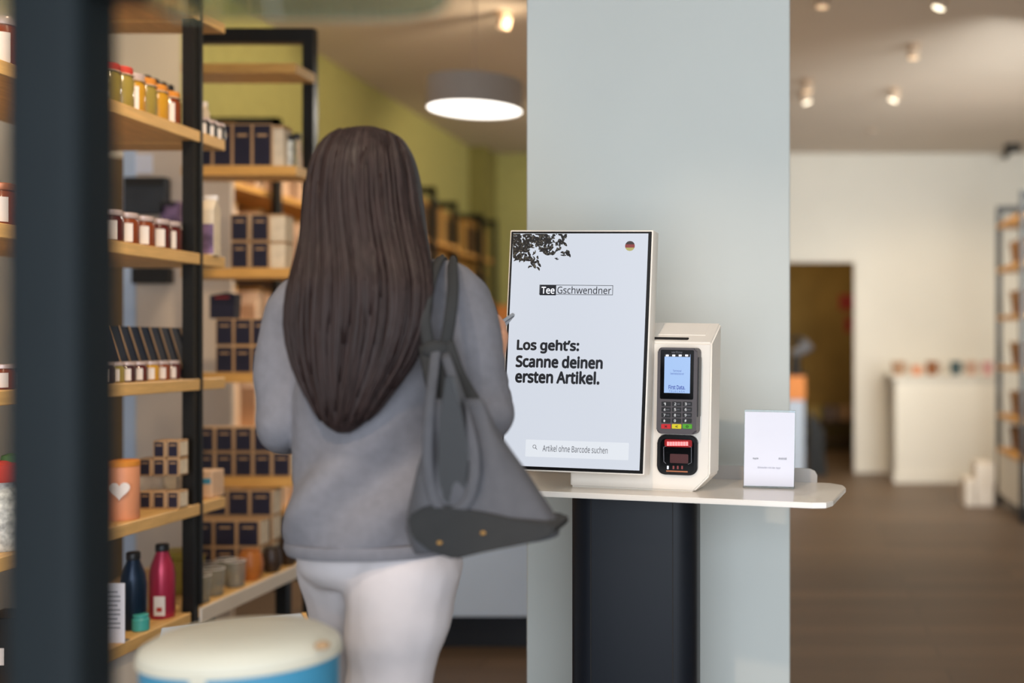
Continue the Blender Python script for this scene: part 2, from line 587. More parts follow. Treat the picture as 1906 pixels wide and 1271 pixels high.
# ---- counter: table top on a dark column
counter = kroot('kiosk_counter', 'white counter shelf on a dark blue column in front of the pillar', 'counter')
rc = ray_on(KM, 1512, 936, 0.0)
R0 = rc.x
tip = ray_on(KM, 1551, 934, 0.045)
LX = -0.60
poly = [(LX, 0.0), (R0, 0.0), (R0 + 0.028, 0.010), (tip.x, 0.045), (tip.x, 0.26), (tip.x - 0.012, 0.30), (tip.x - 0.045, 0.33), (LX, 0.33)]
bm = bmesh.new()
prism(bm, poly, -0.012, 0.0, 'z')
bmesh.ops.bevel(bm, geom=[e for e in bm.edges if abs(e.verts[0].co.z - e.verts[1].co.z) < 1e-6], offset=0.0015, segments=2, affect='EDGES')
obj('table_top', bm, M_TABLE, counter)
bm = bmesh.new()
bp_r = ray_on(KM, 1521, 880, 0.322)
prism(bm, [(LX, 0.0), (bp_r.x, 0.0), (bp_r.x, 0.018), (bp_r.x - 0.006, 0.028), (bp_r.x - 0.018, 0.033), (LX, 0.033)], 0.322, 0.328)
obj('back_plate', bm, M_GREYPLATE, counter)
# column stands plumb: undo the roll
col_m = KM.inverted() @ Matrix.Translation(KM @ Vector((0, 0, 0)))
bm = bmesh.new()
cx0, cx1 = (1057 - VX) * 2.50 / F, (1295 - VX) * 2.50 / F
cpoly = [(x - KO.x, y) for x, y in rrect(cx0, cx1, 0.15, 0.33, 0.055, 8)]
prism(bm, cpoly, -KO.z + 0.012, -0.009, 'z')
c = obj('column', bm, M_NAVYCOL, counter, True)
c.matrix_local = col_m
bm = bmesh.new()
for xx in (0.18, 0.82):
    xm = cx0 + (cx1 - cx0) * xx - KO.x
    bx(bm, (xm - 0.001, 0.1488, -KO.z + 0.03), (xm + 0.001, 0.151, -0.016))
c2 = obj('column_seam', bm, M_GAP, counter)
c2.matrix_local = col_m
bm = bmesh.new()
prism(bm, [(x - KO.x, y) for x, y in rrect(cx0 - 0.10, cx1 + 0.10, 0.06, 0.42, 0.02, 4)], -KO.z, -KO.z + 0.012, 'z')
c3 = obj('foot_plate', bm, M_NAVYCOL, counter)
c3.matrix_local = col_m

# ---- self checkout machine
kiosk = kroot('checkout_kiosk', 'white self-checkout kiosk with tall lit screen and card reader on the counter', 'kiosk')
YF = 0.085
bl = ray_on(KM, 1061, 905, YF).x
brp = ray_on(KM, 1323, 760, YF).x
ztop = ray_on(KM, 1300, 638, YF).z
zc = ray_on(KM, 1323, 886, YF).z
xc = ray_on(KM, 1291, 915, YF).x
YK = YF + 0.085
zback = ray_on(KM, 1300, 600, YK).z
# side profile turned so that the lower right corner is cut off
bm = bmesh.new()
front = [(bl, 0.0), (xc, 0.0), (brp, zc), (brp, ztop), (bl, ztop)]
back = [(bl, 0.0), (xc, 0.0), (brp, zc), (brp, zback), (bl, zback)]
a = [bm.verts.new((x, YF, z)) for x, z in front]
b = [bm.verts.new((x, YK, z)) for x, z in back]
bm.faces.new(a)
bm.faces.new(b[::-1])
for i in range(5):
    bm.faces.new([a[i], b[i], b[(i + 1) % 5], a[(i + 1) % 5]])
bmesh.ops.bevel(bm, geom=bm.edges[:], offset=0.004, segments=3, affect='EDGES')
body = obj('housing', bm, M_WHITEMETAL, kiosk, True)
# slanted top: lid outline and receipt slot
top_m = Matrix.Translation((0, YF, ztop)) @ Matrix.Rotation(math.atan2(zback - ztop, YK - YF), 4, 'X')
TM = KM @ top_m
topl = obj('paper_lid', box_bm((ray_on(KM, 1226, 620, 0.12).x, 0.034, -0.001), (brp - 0.022, 0.088, 0.0012), 0.001, 1), M_WHITEMETAL, kiosk)
topl.matrix_local = top_m
sl = obj('receipt_slot', box_bm((ray_on(KM, 1170, 630, 0.11).x, 0.012, -0.002), (ray_on(KM, 1282, 630, 0.10).x, 0.022, 0.0022), 0.003, 2), M_GAP, kiosk)
sl.matrix_local = top_m

# monitor frame of reference: front plane of the bezel, leaning back
TILT = math.radians(4.0)
MB = Matrix.Translation((0, 0.028, 0.045)) @ Matrix.Rotation(-TILT, 4, 'X')
MM = KM @ MB
mpoint = lambda px, py, y=0.0: ray_on(MM, px, py, y)
tl, tr, bl_, br_ = mpoint(950, 431), mpoint(1211, 431), mpoint(934, 872), mpoint(1199, 882)
mx0, mx1 = (tl.x + bl_.x) / 2, (tr.x + br_.x) / 2
mz1, mz0 = (tl.z + tr.z) / 2, br_.z + 0.0
fw = 0.0035
monitor = obj('monitor', box_bm((mx0 - fw, 0.0, mz0 - fw), (mx1 + fw, 0.040, mz1 + fw), 0.0025, 2), M_WHITEMETAL, kiosk, True)
monitor.matrix_local = MB
bezel = obj('bezel', box_bm((mx0, -0.0012, mz0), (mx1, 0.002, mz1), 0.0008, 1), M_BEZEL, monitor)
arm = obj('monitor_mount', box_bm((bl + 0.03, 0.06, 0.10), (bl + 0.17, YF + 0.01, 0.26), 0.003, 1), M_GREYPLATE, kiosk)
s0, s1 = mpoint(955, 434), mpoint(1191, 874)
sx0 = mx0 + 0.005
sx1 = mx1 - 0.0075
sz0, sz1 = mz0 + 0.007, mz1 - 0.0045
# the lit screen with soft bluish falloff is a flat emitting picture
screen = obj('screen', box_bm((sx0, -0.0018, sz0), (sx1, 0.0, sz1)), M_SCREEN, kiosk)
screen.matrix_local = MB
YS = -0.0020
lettering(screen, MM, 'Los geht’s:', 963, 1077, 657, 633, M_PRINTB, YS, 0.040, 'headline')
lettering(screen, MM, 'Scanne deinen', 961, 1121, 684, 663, M_PRINTB, YS, 0.040, 'headline')
lettering(screen, MM, 'ersten Artikel.', 960, 1115, 713, 691, M_PRINTB, YS, 0.040, 'headline')
sb = obj('search_bar', plane_rect(MM, 978, 1170, 821, 853, -0.0022, 0.0006, 0.002), M_SCREENBAR, screen)
lettering(screen, MM, 'Artikel ohne Barcode suchen', 1010, 1131, 842, 830, M_PRINTG, -0.0026, 0.006, 'search_text')
# logo: black block with white word, framed word
obj('logo_block', plane_rect(MM, 1005, 1035, 530, 549.5, YS, 0.0004), M_PRINTB, screen)
lettering(screen, MM, 'Tee', 1008, 1032, 546.5, 534, mat('lit_white_logo', (220, 220, 225), 0.5, var=0.0, emit=((225, 230, 240), 0.9)), YS - 0.0004, 0.012, 'logo_word')
lettering(screen, MM, 'Gschwendner', 1037.5, 1137.5, 546.8, 533.2, M_PRINTB, YS, 0.006, 'logo_word')
p0, p1 = mpoint(1005, 530), mpoint(1141, 549.5)
bm = bmesh.new()
t = 0.0011
for lo, hi in (((p0.x, p1.z), (p1.x, p1.z + t)), ((p0.x, p0.z - t), (p1.x, p0.z)), ((p1.x - t, p1.z), (p1.x, p0.z)), ((p0.x, p1.z), (p0.x + t, p0.z))):
    bx(bm, (lo[0], YS, lo[1]), (hi[0], YS + 0.0004, hi[1]))
obj('logo_frame', bm, M_PRINTB, screen)
# magnifier symbol
g = mpoint(995.5, 831)
bm = bmesh.new()
ring = [(g.x + 0.0036 * math.cos(k * math.pi / 8), YS - 0.0004, g.z + 0.0036 * math.sin(k * math.pi / 8)) for k in range(17)]
tube(bm, ring, 0.0005, 6)
tube(bm, [(g.x + 0.0026, YS - 0.0004, g.z - 0.0026), (g.x + 0.0062, YS - 0.0004, g.z - 0.0062)], 0.0006, 6)
obj('search_symbol', bm, M_PRINTB, screen)
# round flag symbol, three bands
fc = mpoint(1173, 458)
fr = (mpoint(1182, 458).x - fc.x)
for (z0, z1, fm) in ((0.33, 1.0, M_FLAGK), (-0.33, 0.33, M_FLAGR), (-1.0, -0.33, M_FLAGY)):
    bm = bmesh.new()
    pts = []
    for k in range(9):
        z = z0 + (z1 - z0) * k / 8
        pts.append((fc.x + fr * math.sqrt(max(0, 1 - z * z)), fc.z + fr * z))
    pts += [(2 * fc.x - x, z) for x, z in reversed(pts)]
    clean = []
    for q in pts:
        if not clean or (abs(q[0] - clean[-1][0]) + abs(q[1] - clean[-1][1])) > 1e-6:
            clean.append(q)
    if abs(clean[0][0] - clean[-1][0]) + abs(clean[0][1] - clean[-1][1]) < 1e-6:
        clean.pop()
    prism(bm, clean, YS, YS + 0.0003)
    obj('flag_band', bm, fm, screen)
# picture of loose tea leaves in the corner: flat print, one piece
rt = random.Random(3)
bm = bmesh.new()


def leaf(px, py, ln, ang, w, curl):
    n = 6
    pts = []
    x, y, a = px, py, ang
    for k in range(n + 1):
        pts.append((x, y, a, w * math.sin(math.pi * (0.12 + 0.8 * k / n))))
        x += ln / n * math.cos(a)
        y += ln / n * math.sin(a)
        a += curl / n
    L, R = [], []
    for x, y, a, ww in pts:
        for s, lst in ((1, L), (-1, R)):
            q = (x - s * ww * math.sin(a), y + s * ww * math.cos(a))
            q = (max(q[0], 954.5), max(q[1], 435))
            w3 = mpoint(q[0], q[1], YS)
            lst.append(bm.verts.new((w3.x, YS - rt.random() * 0.0002, w3.z)))
    for k in range(n):
        try:
            f = bm.faces.new([L[k], L[k + 1], R[k + 1], R[k]])
            f.material_index = rt.choice((0, 0, 0, 1, 0, 2))
        except ValueError:
            pass


regions = [(953, 985, 434, 470, 95), (980, 1020, 434, 455, 62), (1010, 1050, 434, 451, 30), (1000, 1028, 450, 466, 18), (1020, 1040, 462, 473, 14),
           (954, 968, 466, 482, 16), (962, 978, 474, 484, 10), (975, 995, 472, 484, 9), (990, 1005, 480, 498, 12), (1050, 1064, 466, 476, 7), (1040, 1055, 440, 452, 8), (966, 980, 476, 486, 6),
           (1005, 1018, 462, 470, 4)]
for x0, x1, y0, y1, n in regions:
    for k in range(n):
        leaf(rt.uniform(x0, x1), rt.uniform(y0, y1), rt.uniform(5, 12), rt.uniform(0, 6.28), rt.uniform(1.3, 2.9), rt.uniform(-2.4, 2.4))
for x, y in ((1051, 452), (1040, 482), (1038, 480)):
    leaf(x, y, 6, 2.8, 1.1, 0.7)
tl_ob = obj('tea_leaf_picture', bm, [M_TEALEAF, mat('tea_leaf_khaki', (98, 92, 80), 0.8, var=0.2, scale=300), mat('tea_leaf_black', (34, 30, 28), 0.8, var=0.1)], screen)
tl_ob['kind'] = 'stuff'

# ---- card terminal on the housing
YT = YF - 0.034
TMx = KM @ Matrix.Translation((0, YT, 0))
k2 = lambda px, py, y=0.0: ray_on(TMx, px, py, y)


def kplate(name, x0, x1, y0, y1, y, dy, m, parent, r=0.0, n=4, bev=0.0):
    bmq = plane_rect(TMx, x0, x1, y0, y1, y, dy, r, n)
    if bev:
        fr_ = [e for e in bmq.edges if abs(e.verts[0].co.y - y) < 1e-6 and abs(e.verts[1].co.y - y) < 1e-6]
        bmesh.ops.bevel(bmq, geom=fr_, offset=bev, segments=3, affect='EDGES')
    return obj(name, bmq, m, parent, bev > 0)


term = kplate('card_terminal', 1223, 1297, 647, 808, 0.0, 0.032, M_TERM, kiosk, 0.009, 5, 0.004)
term.matrix_local = Matrix.Translation((0, YT, 0))
kplate('display_glass', 1229, 1291, 651, 743, -0.0008, 0.002, M_TGLASS, term, 0.003)
kplate('display', 1236.5, 1284.5, 659, 731.5, -0.0013, 0.001, M_TSCREEN, term)
kplate('status_bar', 1236.5, 1284.5, 659, 664, -0.0017, 0.0004, M_KEY, term)
for sxp in (1242, 1254, 1266, 1278):
    kplate('status_icon', sxp - 2.6, sxp + 2.6, 660, 663.2, -0.0021, 0.0004, M_TSWHITE, term)
lettering(term, TMx, 'verifone', 1250, 1270, 657.5, 653.3, M_PRINTG, -0.0012, 0.0, 'maker_name')
lettering(term, TMx, 'Terminal', 1252.5, 1268, 692, 688, M_TSBLUE, -0.0018, 0.0, 'display_text')
lettering(term, TMx, 'betriebsbereit', 1248, 1273, 697.3, 693.5, M_TSBLUE, -0.0018, 0.0, 'display_text')
lettering(term, TMx, 'First Data.', 1244.5, 1275, 724.5, 717, M_TSBLUE, -0.0018, 0.02, 'display_name')
lettering(term, TMx, 'T E L E C A S H', 1245, 1274, 730.3, 726.8, M_TSBLUE, -0.0018, 0.0, 'display_text')
names = [['1', '2', '3'], ['4', '5', '6'], ['7', '8', '9'], ['*', '0', '#']]
letters = {'2': 'ABC', '3': 'DEF', '4': 'GHI', '5': 'JKL', '6': 'MNO', '7': 'PQRS', '8': 'TUV', '9': 'WXYZ'}
for r_ in range(4):
    for c_ in range(3):
        kx0, ky0 = 1231.5 + c_ * 19.7, 747.6 + r_ * 10.4
        sk = -0.018 * (ky0 - 730)
        kplate('key', kx0 + sk, kx0 + 17 + sk, ky0, ky0 + 8.2, -0.002, 0.003, M_KEY, term, 0.0015, 3, 0.0006)
        ch = names[r_][c_]
        lettering(term, TMx, ch, kx0 + 4.2 + sk, kx0 + 7.6 + sk, ky0 + 6.5, ky0 + 1.8, M_PRINTW, -0.0024, 0.02, 'key_mark')
        if ch in letters:
            lettering(term, TMx, letters[ch], kx0 + 9.2 + sk, kx0 + 14.8 + sk, ky0 + 5.4, ky0 + 3.2, M_PRINTG, -0.0024, 0.02, 'key_mark')
for c_, km, mark in ((0, M_KEYR, '×'), (1, M_KEYY, '<'), (2, M_KEYG, 'o')):
    kx0, ky0 = 1230.5 + c_ * 19.9, 789.3
    ko = kplate('key', kx0, kx0 + 17.6, ky0, ky0 + 8.6, -0.002, 0.003, km, term, 0.0015, 3, 0.0006)
    ko['label'] = ('red', 'yellow', 'green')[c_] + ' key'
    lettering(term, TMx, mark, kx0 + 6.5, kx0 + 11, ky0 + 6.4, ky0 + 2.4, M_GAP, -0.0024, 0.02, 'key_mark')
kplate('card_slot_guard', 1297, 1300.5, 665, 776, 0.008, 0.02, M_KEY, kiosk, 0.001).matrix_local = Matrix.Translation((0, YT, 0))

# ---- barcode scanner window
YC = YF - 0.008
SMx = KM @ Matrix.Translation((0, YC, 0))
TMx_keep, TMx = TMx, SMx
scan = kplate('barcode_scanner', 1223, 1298, 809.5, 884, 0.0, 0.010, M_BEZEL, kiosk, 0.018, 8, 0.002)
scan.matrix_local = Matrix.Translation((0, YC, 0))
kplate('scan_window', 1229, 1292, 817, 880, -0.0008, 0.002, M_TGLASS, scan, 0.012, 6)
kplate('scan_glow', 1237, 1288, 818, 832, -0.0012, 0.0008, M_REDDIM, scan, 0.004, 4)
for k in range(8):
    x = 1243.5 + 5.0 * k
    kplate('led', x - 2.1, x + 2.1, 822, 829.5, -0.0018, 0.0008, M_REDLED, scan)
bm = bmesh.new()
for pts in ([(1240, 830), (1235.5, 832), (1236, 859), (1240, 862.5)], [(1281, 829), (1287, 832), (1287, 861), (1281, 864)]):
    tube(bm, [SMx and (lambda q: (q.x, -0.0014, q.z))(ray_on(SMx, x, y)) for x, y in pts], 0.0006, 6)
obj('aiming_bracket', bm, M_PRINTG, scan)
for k, x in enumerate((1243, 1253.5, 1261.5, 1269.5)):
    kplate('indicator', x - 1.5, x + 1.5, 867, 873, -0.0016, 0.0006, M_TSWHITE if k == 0 else M_FLAGR, scan)
kplate('scan_sensor', 1247, 1281, 845, 862, -0.0012, 0.0006, mat('dull_red_chip', (70, 24, 24), 0.5, var=0.2), scan, 0.002)
kplate('scanner_sill', 1240, 1280, 876, 878.5, -0.0014, 0.0006, M_COPPER, scan)
TMx = TMx_keep

# ---- acrylic sign holder on the counter
SL = ray_on(KM, 1432, 911, 0.19)
sz_ = KM @ Vector((SL.x, 0.17, 0.0))
sh = thing('sign_holder', 'clear acrylic sign holder with a white paper card on the counter end', 'sign', (0, 0, 0))
ANG = math.radians(-4)
# base point on the table top under pixel (1432, 909)
inv = KM.inverted()
o_ = inv @ Vector((0, 0, EYE))
q_ = inv @ P(1432, 909, 1.0)
t_ = (0.0 - o_.z) / (q_.z - o_.z)
bp = KM @ (o_ + (q_ - o_) * t_) + Vector((0, 0, 0.0012))
SH = Matrix.Translation(bp) @ Matrix.Rotation(ANG, 4, 'Z') @ Matrix.Rotation(ROLL, 4, 'Y')
sh.matrix_world = SH
w0, w1, h1 = ray_on(SH, 1384.5, 840).x, ray_on(SH, 1479.5, 840).x, ray_on(SH, 1432, 763).z
bm = box_bm((w0, 0.0, 0.001), (w1, 0.0018, h1), 0.0004, 1)
obj('front_pane', bm, M_ACRYL, sh)
obj('rear_pane', box_bm((w0, 0.0032, 0.001), (w1, 0.005, h1), 0.0004, 1), M_ACRYL, sh)
obj('base', box_bm((w0, -0.008, 0.0), (w1, 0.030, 0.003), 0.0005, 1), M_ACRYL, sh)
card = obj('card', box_bm((w0 + 0.0015, -0.0006, 0.004), (w1 - 0.0012, 0.0000, h1 - 0.005)), M_PAPER, sh)
lettering(card, SH, 'Apple', 1401, 1411.5, 855.5, 851, M_PRINTG, -0.0009, 0.015, 'card_text')
lettering(card, SH, 'Android', 1449, 1464, 855.5, 851, M_PRINTG, -0.0009, 0.015, 'card_text')
lettering(card, SH, 'Einkaufen mit der App!', 1410.5, 1452.5, 873, 868.5, mat('faint_print', (165, 165, 178), 0.9, var=0.0), -0.0009, 0.015, 'card_text')

# ------------------------------------------------------------------ shelving, left
XF = -1.785
TK = 0.034
SHZ = [0.733, 1.11, 1.49, 1.86, 2.23]          # undersides
unit1 = thing('shelving_unit', 'tall black steel shelving unit with oak boards nearest on the left', 'shelving')
for z in SHZ:
    obj('shelf_board', box_bm((-2.16, 2.08, z), (XF, 3.352, z + TK), 0.002, 1), M_WOOD, unit1)
    obj('shelf_board', box_bm((-2.16, 3.366, z), (XF, 3.50, z + TK), 0.002, 1), M_WOOD, unit1)
for (x0, y0) in ((-1.824, 3.322), (-2.15, 3.322)):
    bm = bmesh.new()
    bx(bm, (x0, y0, 0), (x0 + 0.034, y0 + 0.029, CEIL))
    obj('post', bm, M_BLACK, unit1)
for (x0, y0) in ((-1.824, 2.10), (-2.15, 2.10)):
    obj('post', box_bm((x0, y0, 0), (x0 + 0.034, y0 + 0.034, CEIL)), M_BLACK, unit1)
obj('divider_strip', box_bm((XF - 0.020, 3.3525, 0.46), (XF + 0.001, 3.3655, 2.6)), M_BLACK, unit1)
LOW = 0.415
base = thing('base_cabinet', 'low white base cabinet with an oak top under the near shelves', 'cabinet')
obj('body', box_bm((-2.16, 2.15, 0.0), (XF - 0.01, 3.30, LOW), 0.003, 1), M_PALEBOX, base)
obj('top_board', box_bm((-2.16, 2.15, LOW), (XF, 3.30, LOW + TK), 0.002, 1), M_WOOD, base)
bench = thing('display_bench', 'low oak bench with a pale front edge below the tea boxes', 'bench')
obj('top_board', box_bm((-2.30, 3.353, LOW + 0.006), (XF - 0.004, 4.06, LOW + TK), 0.002, 1), M_WOOD, bench)
obj('front_edge', box_bm((XF - 0.004, 3.3525, LOW - 0.012), (XF + 0.004, 4.06, LOW + TK), 0.001, 1), M_PALEBOX, bench)
for y in (3.45, 3.98):
    for x in (-2.27, -1.85):
        obj('leg', box_bm((x, y, 0), (x + 0.04, y + 0.04, LOW + 0.008)), M_BLACK, bench)

unit2 = thing('shelving_unit', 'black framed oak shelving unit behind the first, beside the woman', 'shelving')
for z, xr in zip(SHZ, (-1.80, -1.80, -1.80, -1.785, -1.785)):
    x0 = -2.20
    bm = bmesh.new()
    bx(bm, (x0, 4.00, z), (xr, 4.165, z + TK))
    ob = obj('shelf_board', bm, [M_WOOD, M_WOODX], unit2)
    for p in ob.data.polygons:
        if abs(p.normal.y) > 0.9:
            p.material_index = 1
for x in (-1.835, -2.275):
    obj('post', box_bm((x, 4.166, 0), (x + 0.042, 4.205, 2.44)), M_BLACK, unit2)
obj('top_rail', box_bm((-2.233, 4.166, 2.385), (-1.835, 4.205, 2.44)), M_BLACK, unit2)
obj('back_rail', box_bm((-2.233, 4.170, 0.36), (-1.835, 4.20, 0.40)), M_BLACK, unit2)

# long unit along the green wall: frames, boards, tins and bags
wunit = thing('wall_shelving', 'long black framed wall shelving against the green wall full of tins', 'shelving')
for (y, xr) in ((5.62, -2.60), (6.9, -2.60), (8.1, -2.60), (8.94, -2.70), (9.79, -2.72), (10.26, -2.72)):
    obj('post', box_bm((xr - 0.035, y, 0), (xr, y + 0.05, 2.40)), M_BLACK, wunit)
    obj('top_rail', box_bm((-2.99, y, 2.35), (xr, y + 0.05, 2.40)), M_BLACK, wunit)
WZ = [0.35, 0.80, 1.22, 1.62, 2.0]
for z in WZ:
    obj('shelf_board', box_bm((-2.99, 5.20, z), (-2.66, 8.9, z + 0.03)), M_WOODX, wunit)
    obj('shelf_board', box_bm((-2.99, 9.0, z), (-2.76, 10.31, z + 0.03)), M_WOODX, wunit)
obj('back_panel', box_bm((-2.998, 5.20, 0.1), (-2.991, 10.31, 2.1)), M_DARKTIN, wunit)


def new_tin(name, w, h, m, lm, lab):
    t = thing(name, lab, 'tin')
    obj('body', box_bm((-w / 2, -w / 2, 0), (w / 2, w / 2, h * 0.82), 0.004, 1), m, t)
    obj('lid', box_bm((-w / 2 + 0.004, -w / 2 + 0.004, h * 0.82), (w / 2 - 0.004, w / 2 - 0.004, h), 0.004, 1), lm, t)
    return t


gold = Stock(new_tin('tea_tin', 0.14, 0.27, M_GOLDTIN, M_GOLDTIN, ''))
dark = Stock(new_tin('tea_tin', 0.14, 0.30, M_DARKTIN, M_GOLDTIN, ''))
bagp = thing('paper_bag', '', 'bag')
bmq = bmesh.new()
prism(bmq, [(-0.055, 0), (0.055, 0), (0.055, 0.20), (0.012, 0.27), (-0.012, 0.27), (-0.055, 0.20)], -0.08, 0.08, 'x')
obj('body', bmq, M_PEACHBAG, bagp)
obj('clip', box_bm((-0.085, -0.014, 0.262), (0.085, 0.014, 0.285)), M_GOLDTIN, bagp)
bagp = Stock(bagp)
LV = ['lowest', 'second', 'middle', 'fourth', 'top']
for zi, z in enumerate(WZ):
    for k in range(4):
        bagp.put((-2.77, 5.36 + 0.25 * k + (0.02 if k > 0 else 0), z + 0.0305), 0, 'peach paper tea bag on the %s wall shelf, %s from the near end' % (LV[zi], ORD[k]), 'paper bags in the wall shelving')
    if zi < 2:
        continue
    for k in range(10):
        y = 7.98 + 0.215 * k
        if y > 8.8:
            y += 0.20
        xx = -2.77 if y < 8.9 else -2.86
        st_, nm = (gold, 'gold') if (k + zi) % 3 == 1 else (dark, 'dark brown')
        st_.put((xx, y, z + 0.0305), 0, '%s tea tin on the %s wall shelf, %s in the row' % (nm, LV[zi], ORD[k]), 'tea tins in the wall shelving')

# framed white board and dark picture behind the near shelves
wb_ = thing('display_board', 'white framed display board behind the jar shelves', 'board')
yb_ = 4.62
x0, x1 = (240 - VX) * yb_ / F, (430 - VX) * yb_ / F
obj('panel', box_bm((x0, yb_, 0.0), (x1, yb_ + 0.03, 2.12), 0.003, 1), mat('pale_peach_panel', (214, 196, 178), 0.8, var=0.06, scale=4), wb_)
obj('frame_stile', box_bm((x0 - 0.02, yb_ - 0.01, 0.0), (x0 + 0.03, yb_ + 0.03, 2.14)), M_COUNTER, wb_)
obj('frame_rail', box_bm((x0 + 0.03, yb_ - 0.008, 2.10), (x1, yb_ + 0.03, 2.14)), M_COUNTER, wb_)
sx_ = thing('shop_sheet', 'small bright white sheet pinned high on the framed board', 'sheet', P(264, 305, yb_ - 0.004))
obj('sheet', box_bm((-0.045, 0, -0.04), (0.045, 0.002, 0.04)), M_PAPER, sx_)
for (px, py, w, h, lab, mm) in ((290, 365, 0.125, 0.14, 'dark slate-coloured box hung on the framed board above the jars', M_CHAL),
                                (298, 513, 0.11, 0.06, 'small black box hung on the framed board below the second shelf', M_BLKLID),
                                (325, 395, 0.05, 0.08, 'plum coloured packet on the framed board beside the black post', M_LILAC)):
    s = thing('hanging_box', lab, 'box', P(px, py, yb_ - 0.0345))
    obj('body', box_bm((-w, -0.02, -h / 2 * 1.1), (w * 0.4, 0.024, h / 2 * 1.1), 0.004, 1), mm, s)
    obj('flap', box_bm((-w + 0.005, -0.022, h / 2 * 0.6), (w * 0.4 - 0.005, -0.019, h / 2 * 1.05)), M_BLKLID, s)
dp = thing('shaded_wall_strip', 'dark brown slab standing in for shaded wall left of the framed board', 'cabinet')  # brown slab whose dark colour stands for the wall in shadow
obj('side_panel', box_bm((-2.985, 4.75, 0), ((240 - VX) * 4.75 / F, 5.1, 2.05), 0.003, 1), mat('wall_shade_brown', (120, 94, 58), 0.7, var=0.08), dp)
obj('plinth', box_bm((-2.985, 4.74, 0), ((241 - VX) * 4.75 / F, 4.749, 0.08)), M_BLACK, dp)


# ---- jars
def new_jar(name, r, h, fill, lid, lab='', cat='jar', label=True, face=None):
    t = thing(name, lab, cat)
    bmj = bmesh.new()
    lathe(bmj, [(r * 0.9, 0), (r, h * 0.05), (r, h * 0.70), (r * 0.82, h * 0.80), (r * 0.82, h * 0.84)], 18)
    obj('body', bmj, fill, t, True)
    bmj = bmesh.new()
    lathe(bmj, [(r * 0.88, h * 0.83), (r * 0.9, h * 0.84), (r * 0.9, h * 0.98), (r * 0.84, h)], 18)
    obj('lid', bmj, lid, t, True)
    if label:
        bmj = bmesh.new()
        n = 7
        a0 = face if face is not None else math.radians(-72)
        half = math.radians(29)
        cols = []
        for k in range(n + 1):
            a = a0 - half + 2 * half * k / n
            cols.append([bmj.verts.new((rr * math.cos(a), rr * math.sin(a), zz)) for rr, zz in ((r * 1.0, h * 0.08), (r * 1.03, h * 0.08), (r * 1.03, h * 0.66), (r * 1.0, h * 0.66))])
        for A, B in zip(cols, cols[1:]):
            for q in range(4):
                bmj.faces.new([A[q], B[q], B[(q + 1) % 4], A[(q + 1) % 4]])
        obj('paper_label', bmj, M_LABEL, t, True)
    return t


XJ = XF - 0.055
def yat(px, X):
    return X * F / (px - VX)


SH2, SH3, SH1, SH4 = 1.4905 + TK, 1.1105 + TK, 1.8605 + TK, 0.7335 + TK
face = math.radians(-62)
jars = []
for k, (px, mm, nm, lid) in enumerate(((206, M_DRED, 'dark red', M_LID), (236, M_AMBER, 'brown amber', M_LID), (266, M_AMBER, 'copper amber', M_LID), (296, M_DRED, 'deep red', M_LID), (317, M_DRED, 'burgundy', M_LID))):
    j = new_jar('preserve_jar', 0.032, 0.088, mm, lid, '%s preserve jar with white label, %s of five left of the post' % (nm, ORD[k]), face=face)
    j.location = (XJ, yat(px, XJ), SH2)
    j['group'] = 'preserve jars on the upper jar shelf'
j = new_jar('black_lid_jar', 0.034, 0.10, M_DRED, M_BLKLID, 'taller jar with a black lid behind the amber preserve jars', face=face)
j.location = (XJ - 0.10, yat(232, XJ - 0.10), SH2)
j = new_jar('black_lid_jar', 0.03, 0.094, M_DRED, M_BLKLID, 'shorter black lidded jar behind the deep red preserve jar', face=face)
j.location = (XJ - 0.10, yat(300, XJ - 0.10), SH2)
# far left part of the same shelf
for k, (px, mm, lid, s, lab) in enumerate(((2, M_AMBER, M_COPPER, 1.1, 'copper lidded honey jar with white label left of the dark upright'), (34, M_BLKLID, M_BLKLID, 1.0, 'dark jar beside the copper lidded honey jar'))):
    j = new_jar('honey_jar', 0.034, 0.09, mm, lid, lab, face=face)
    j.location = (XJ, yat(px, XJ), SH2)
    j.scale = (s, s, s)
cols3 = [(M_OIL, 'olive'), (M_PLUM, 'plum'), (M_DRED, 'blackish red'), (M_HONEY, 'yellow honey'), (M_AMBER, 'rust brown'), (M_DRED, 'berry red')]
for k, px in enumerate((213, 235, 257, 279, 300, 319)):
    mm, nm = cols3[k]
    j = new_jar('spread_jar', 0.025, 0.056, mm, M_LID, 'small %s spread jar before the navy packets, %s from the left' % (nm, ORD[k]), face=face)
    j.location = (XJ, yat(px, XJ), SH3)
    j['group'] = 'small spread jars in front of the navy packets'
for k, (px, mm) in enumerate(((6, M_AMBER), (38, M_PLUM), (192, M_PLUM))):
    j = new_jar('spread_jar', 0.027, 0.058, mm, M_LID, ('small copper brown spread jar at the left picture edge', 'small plum spread jar just left of the dark upright', 'small plum spread jar half hidden by the dark upright')[k], face=face)
    j.location = (XJ, yat(px, XJ), SH3)
# navy packets leaning behind the small jars
X3 = XJ - 0.075
for k in range(8):
    px = 212 + k * 18.5
    y = yat(px, X3)
    t = thing('navy_packet', 'leaning navy packet behind the small spread jars, %s from the left' % ORD[k], 'packet', (X3, y, SH3), 0, 'navy packets leaning behind the small jars')
    bm = bmesh.new()
    lean = 0.085
    # thin slab leaning along the shelf, faces seen as slanted stripes
    prism(bm, [(0.004 + 0.0, 0.0), (0.040, 0.0), (0.040 - lean, 0.155), (0.004 - lean, 0.155)], -0.055, 0.035, 'x')
    obj('body', bm, M_NAVYBOOK, t)
    bm = bmesh.new()
    prism(bm, [(0.000, 0.0), (0.0035, 0.0), (0.0035 - lean, 0.157), (0.0 - lean, 0.157)], 0.0335, 0.0365, 'x')
    obj('gold_edge', bm, M_KRAFT, t)
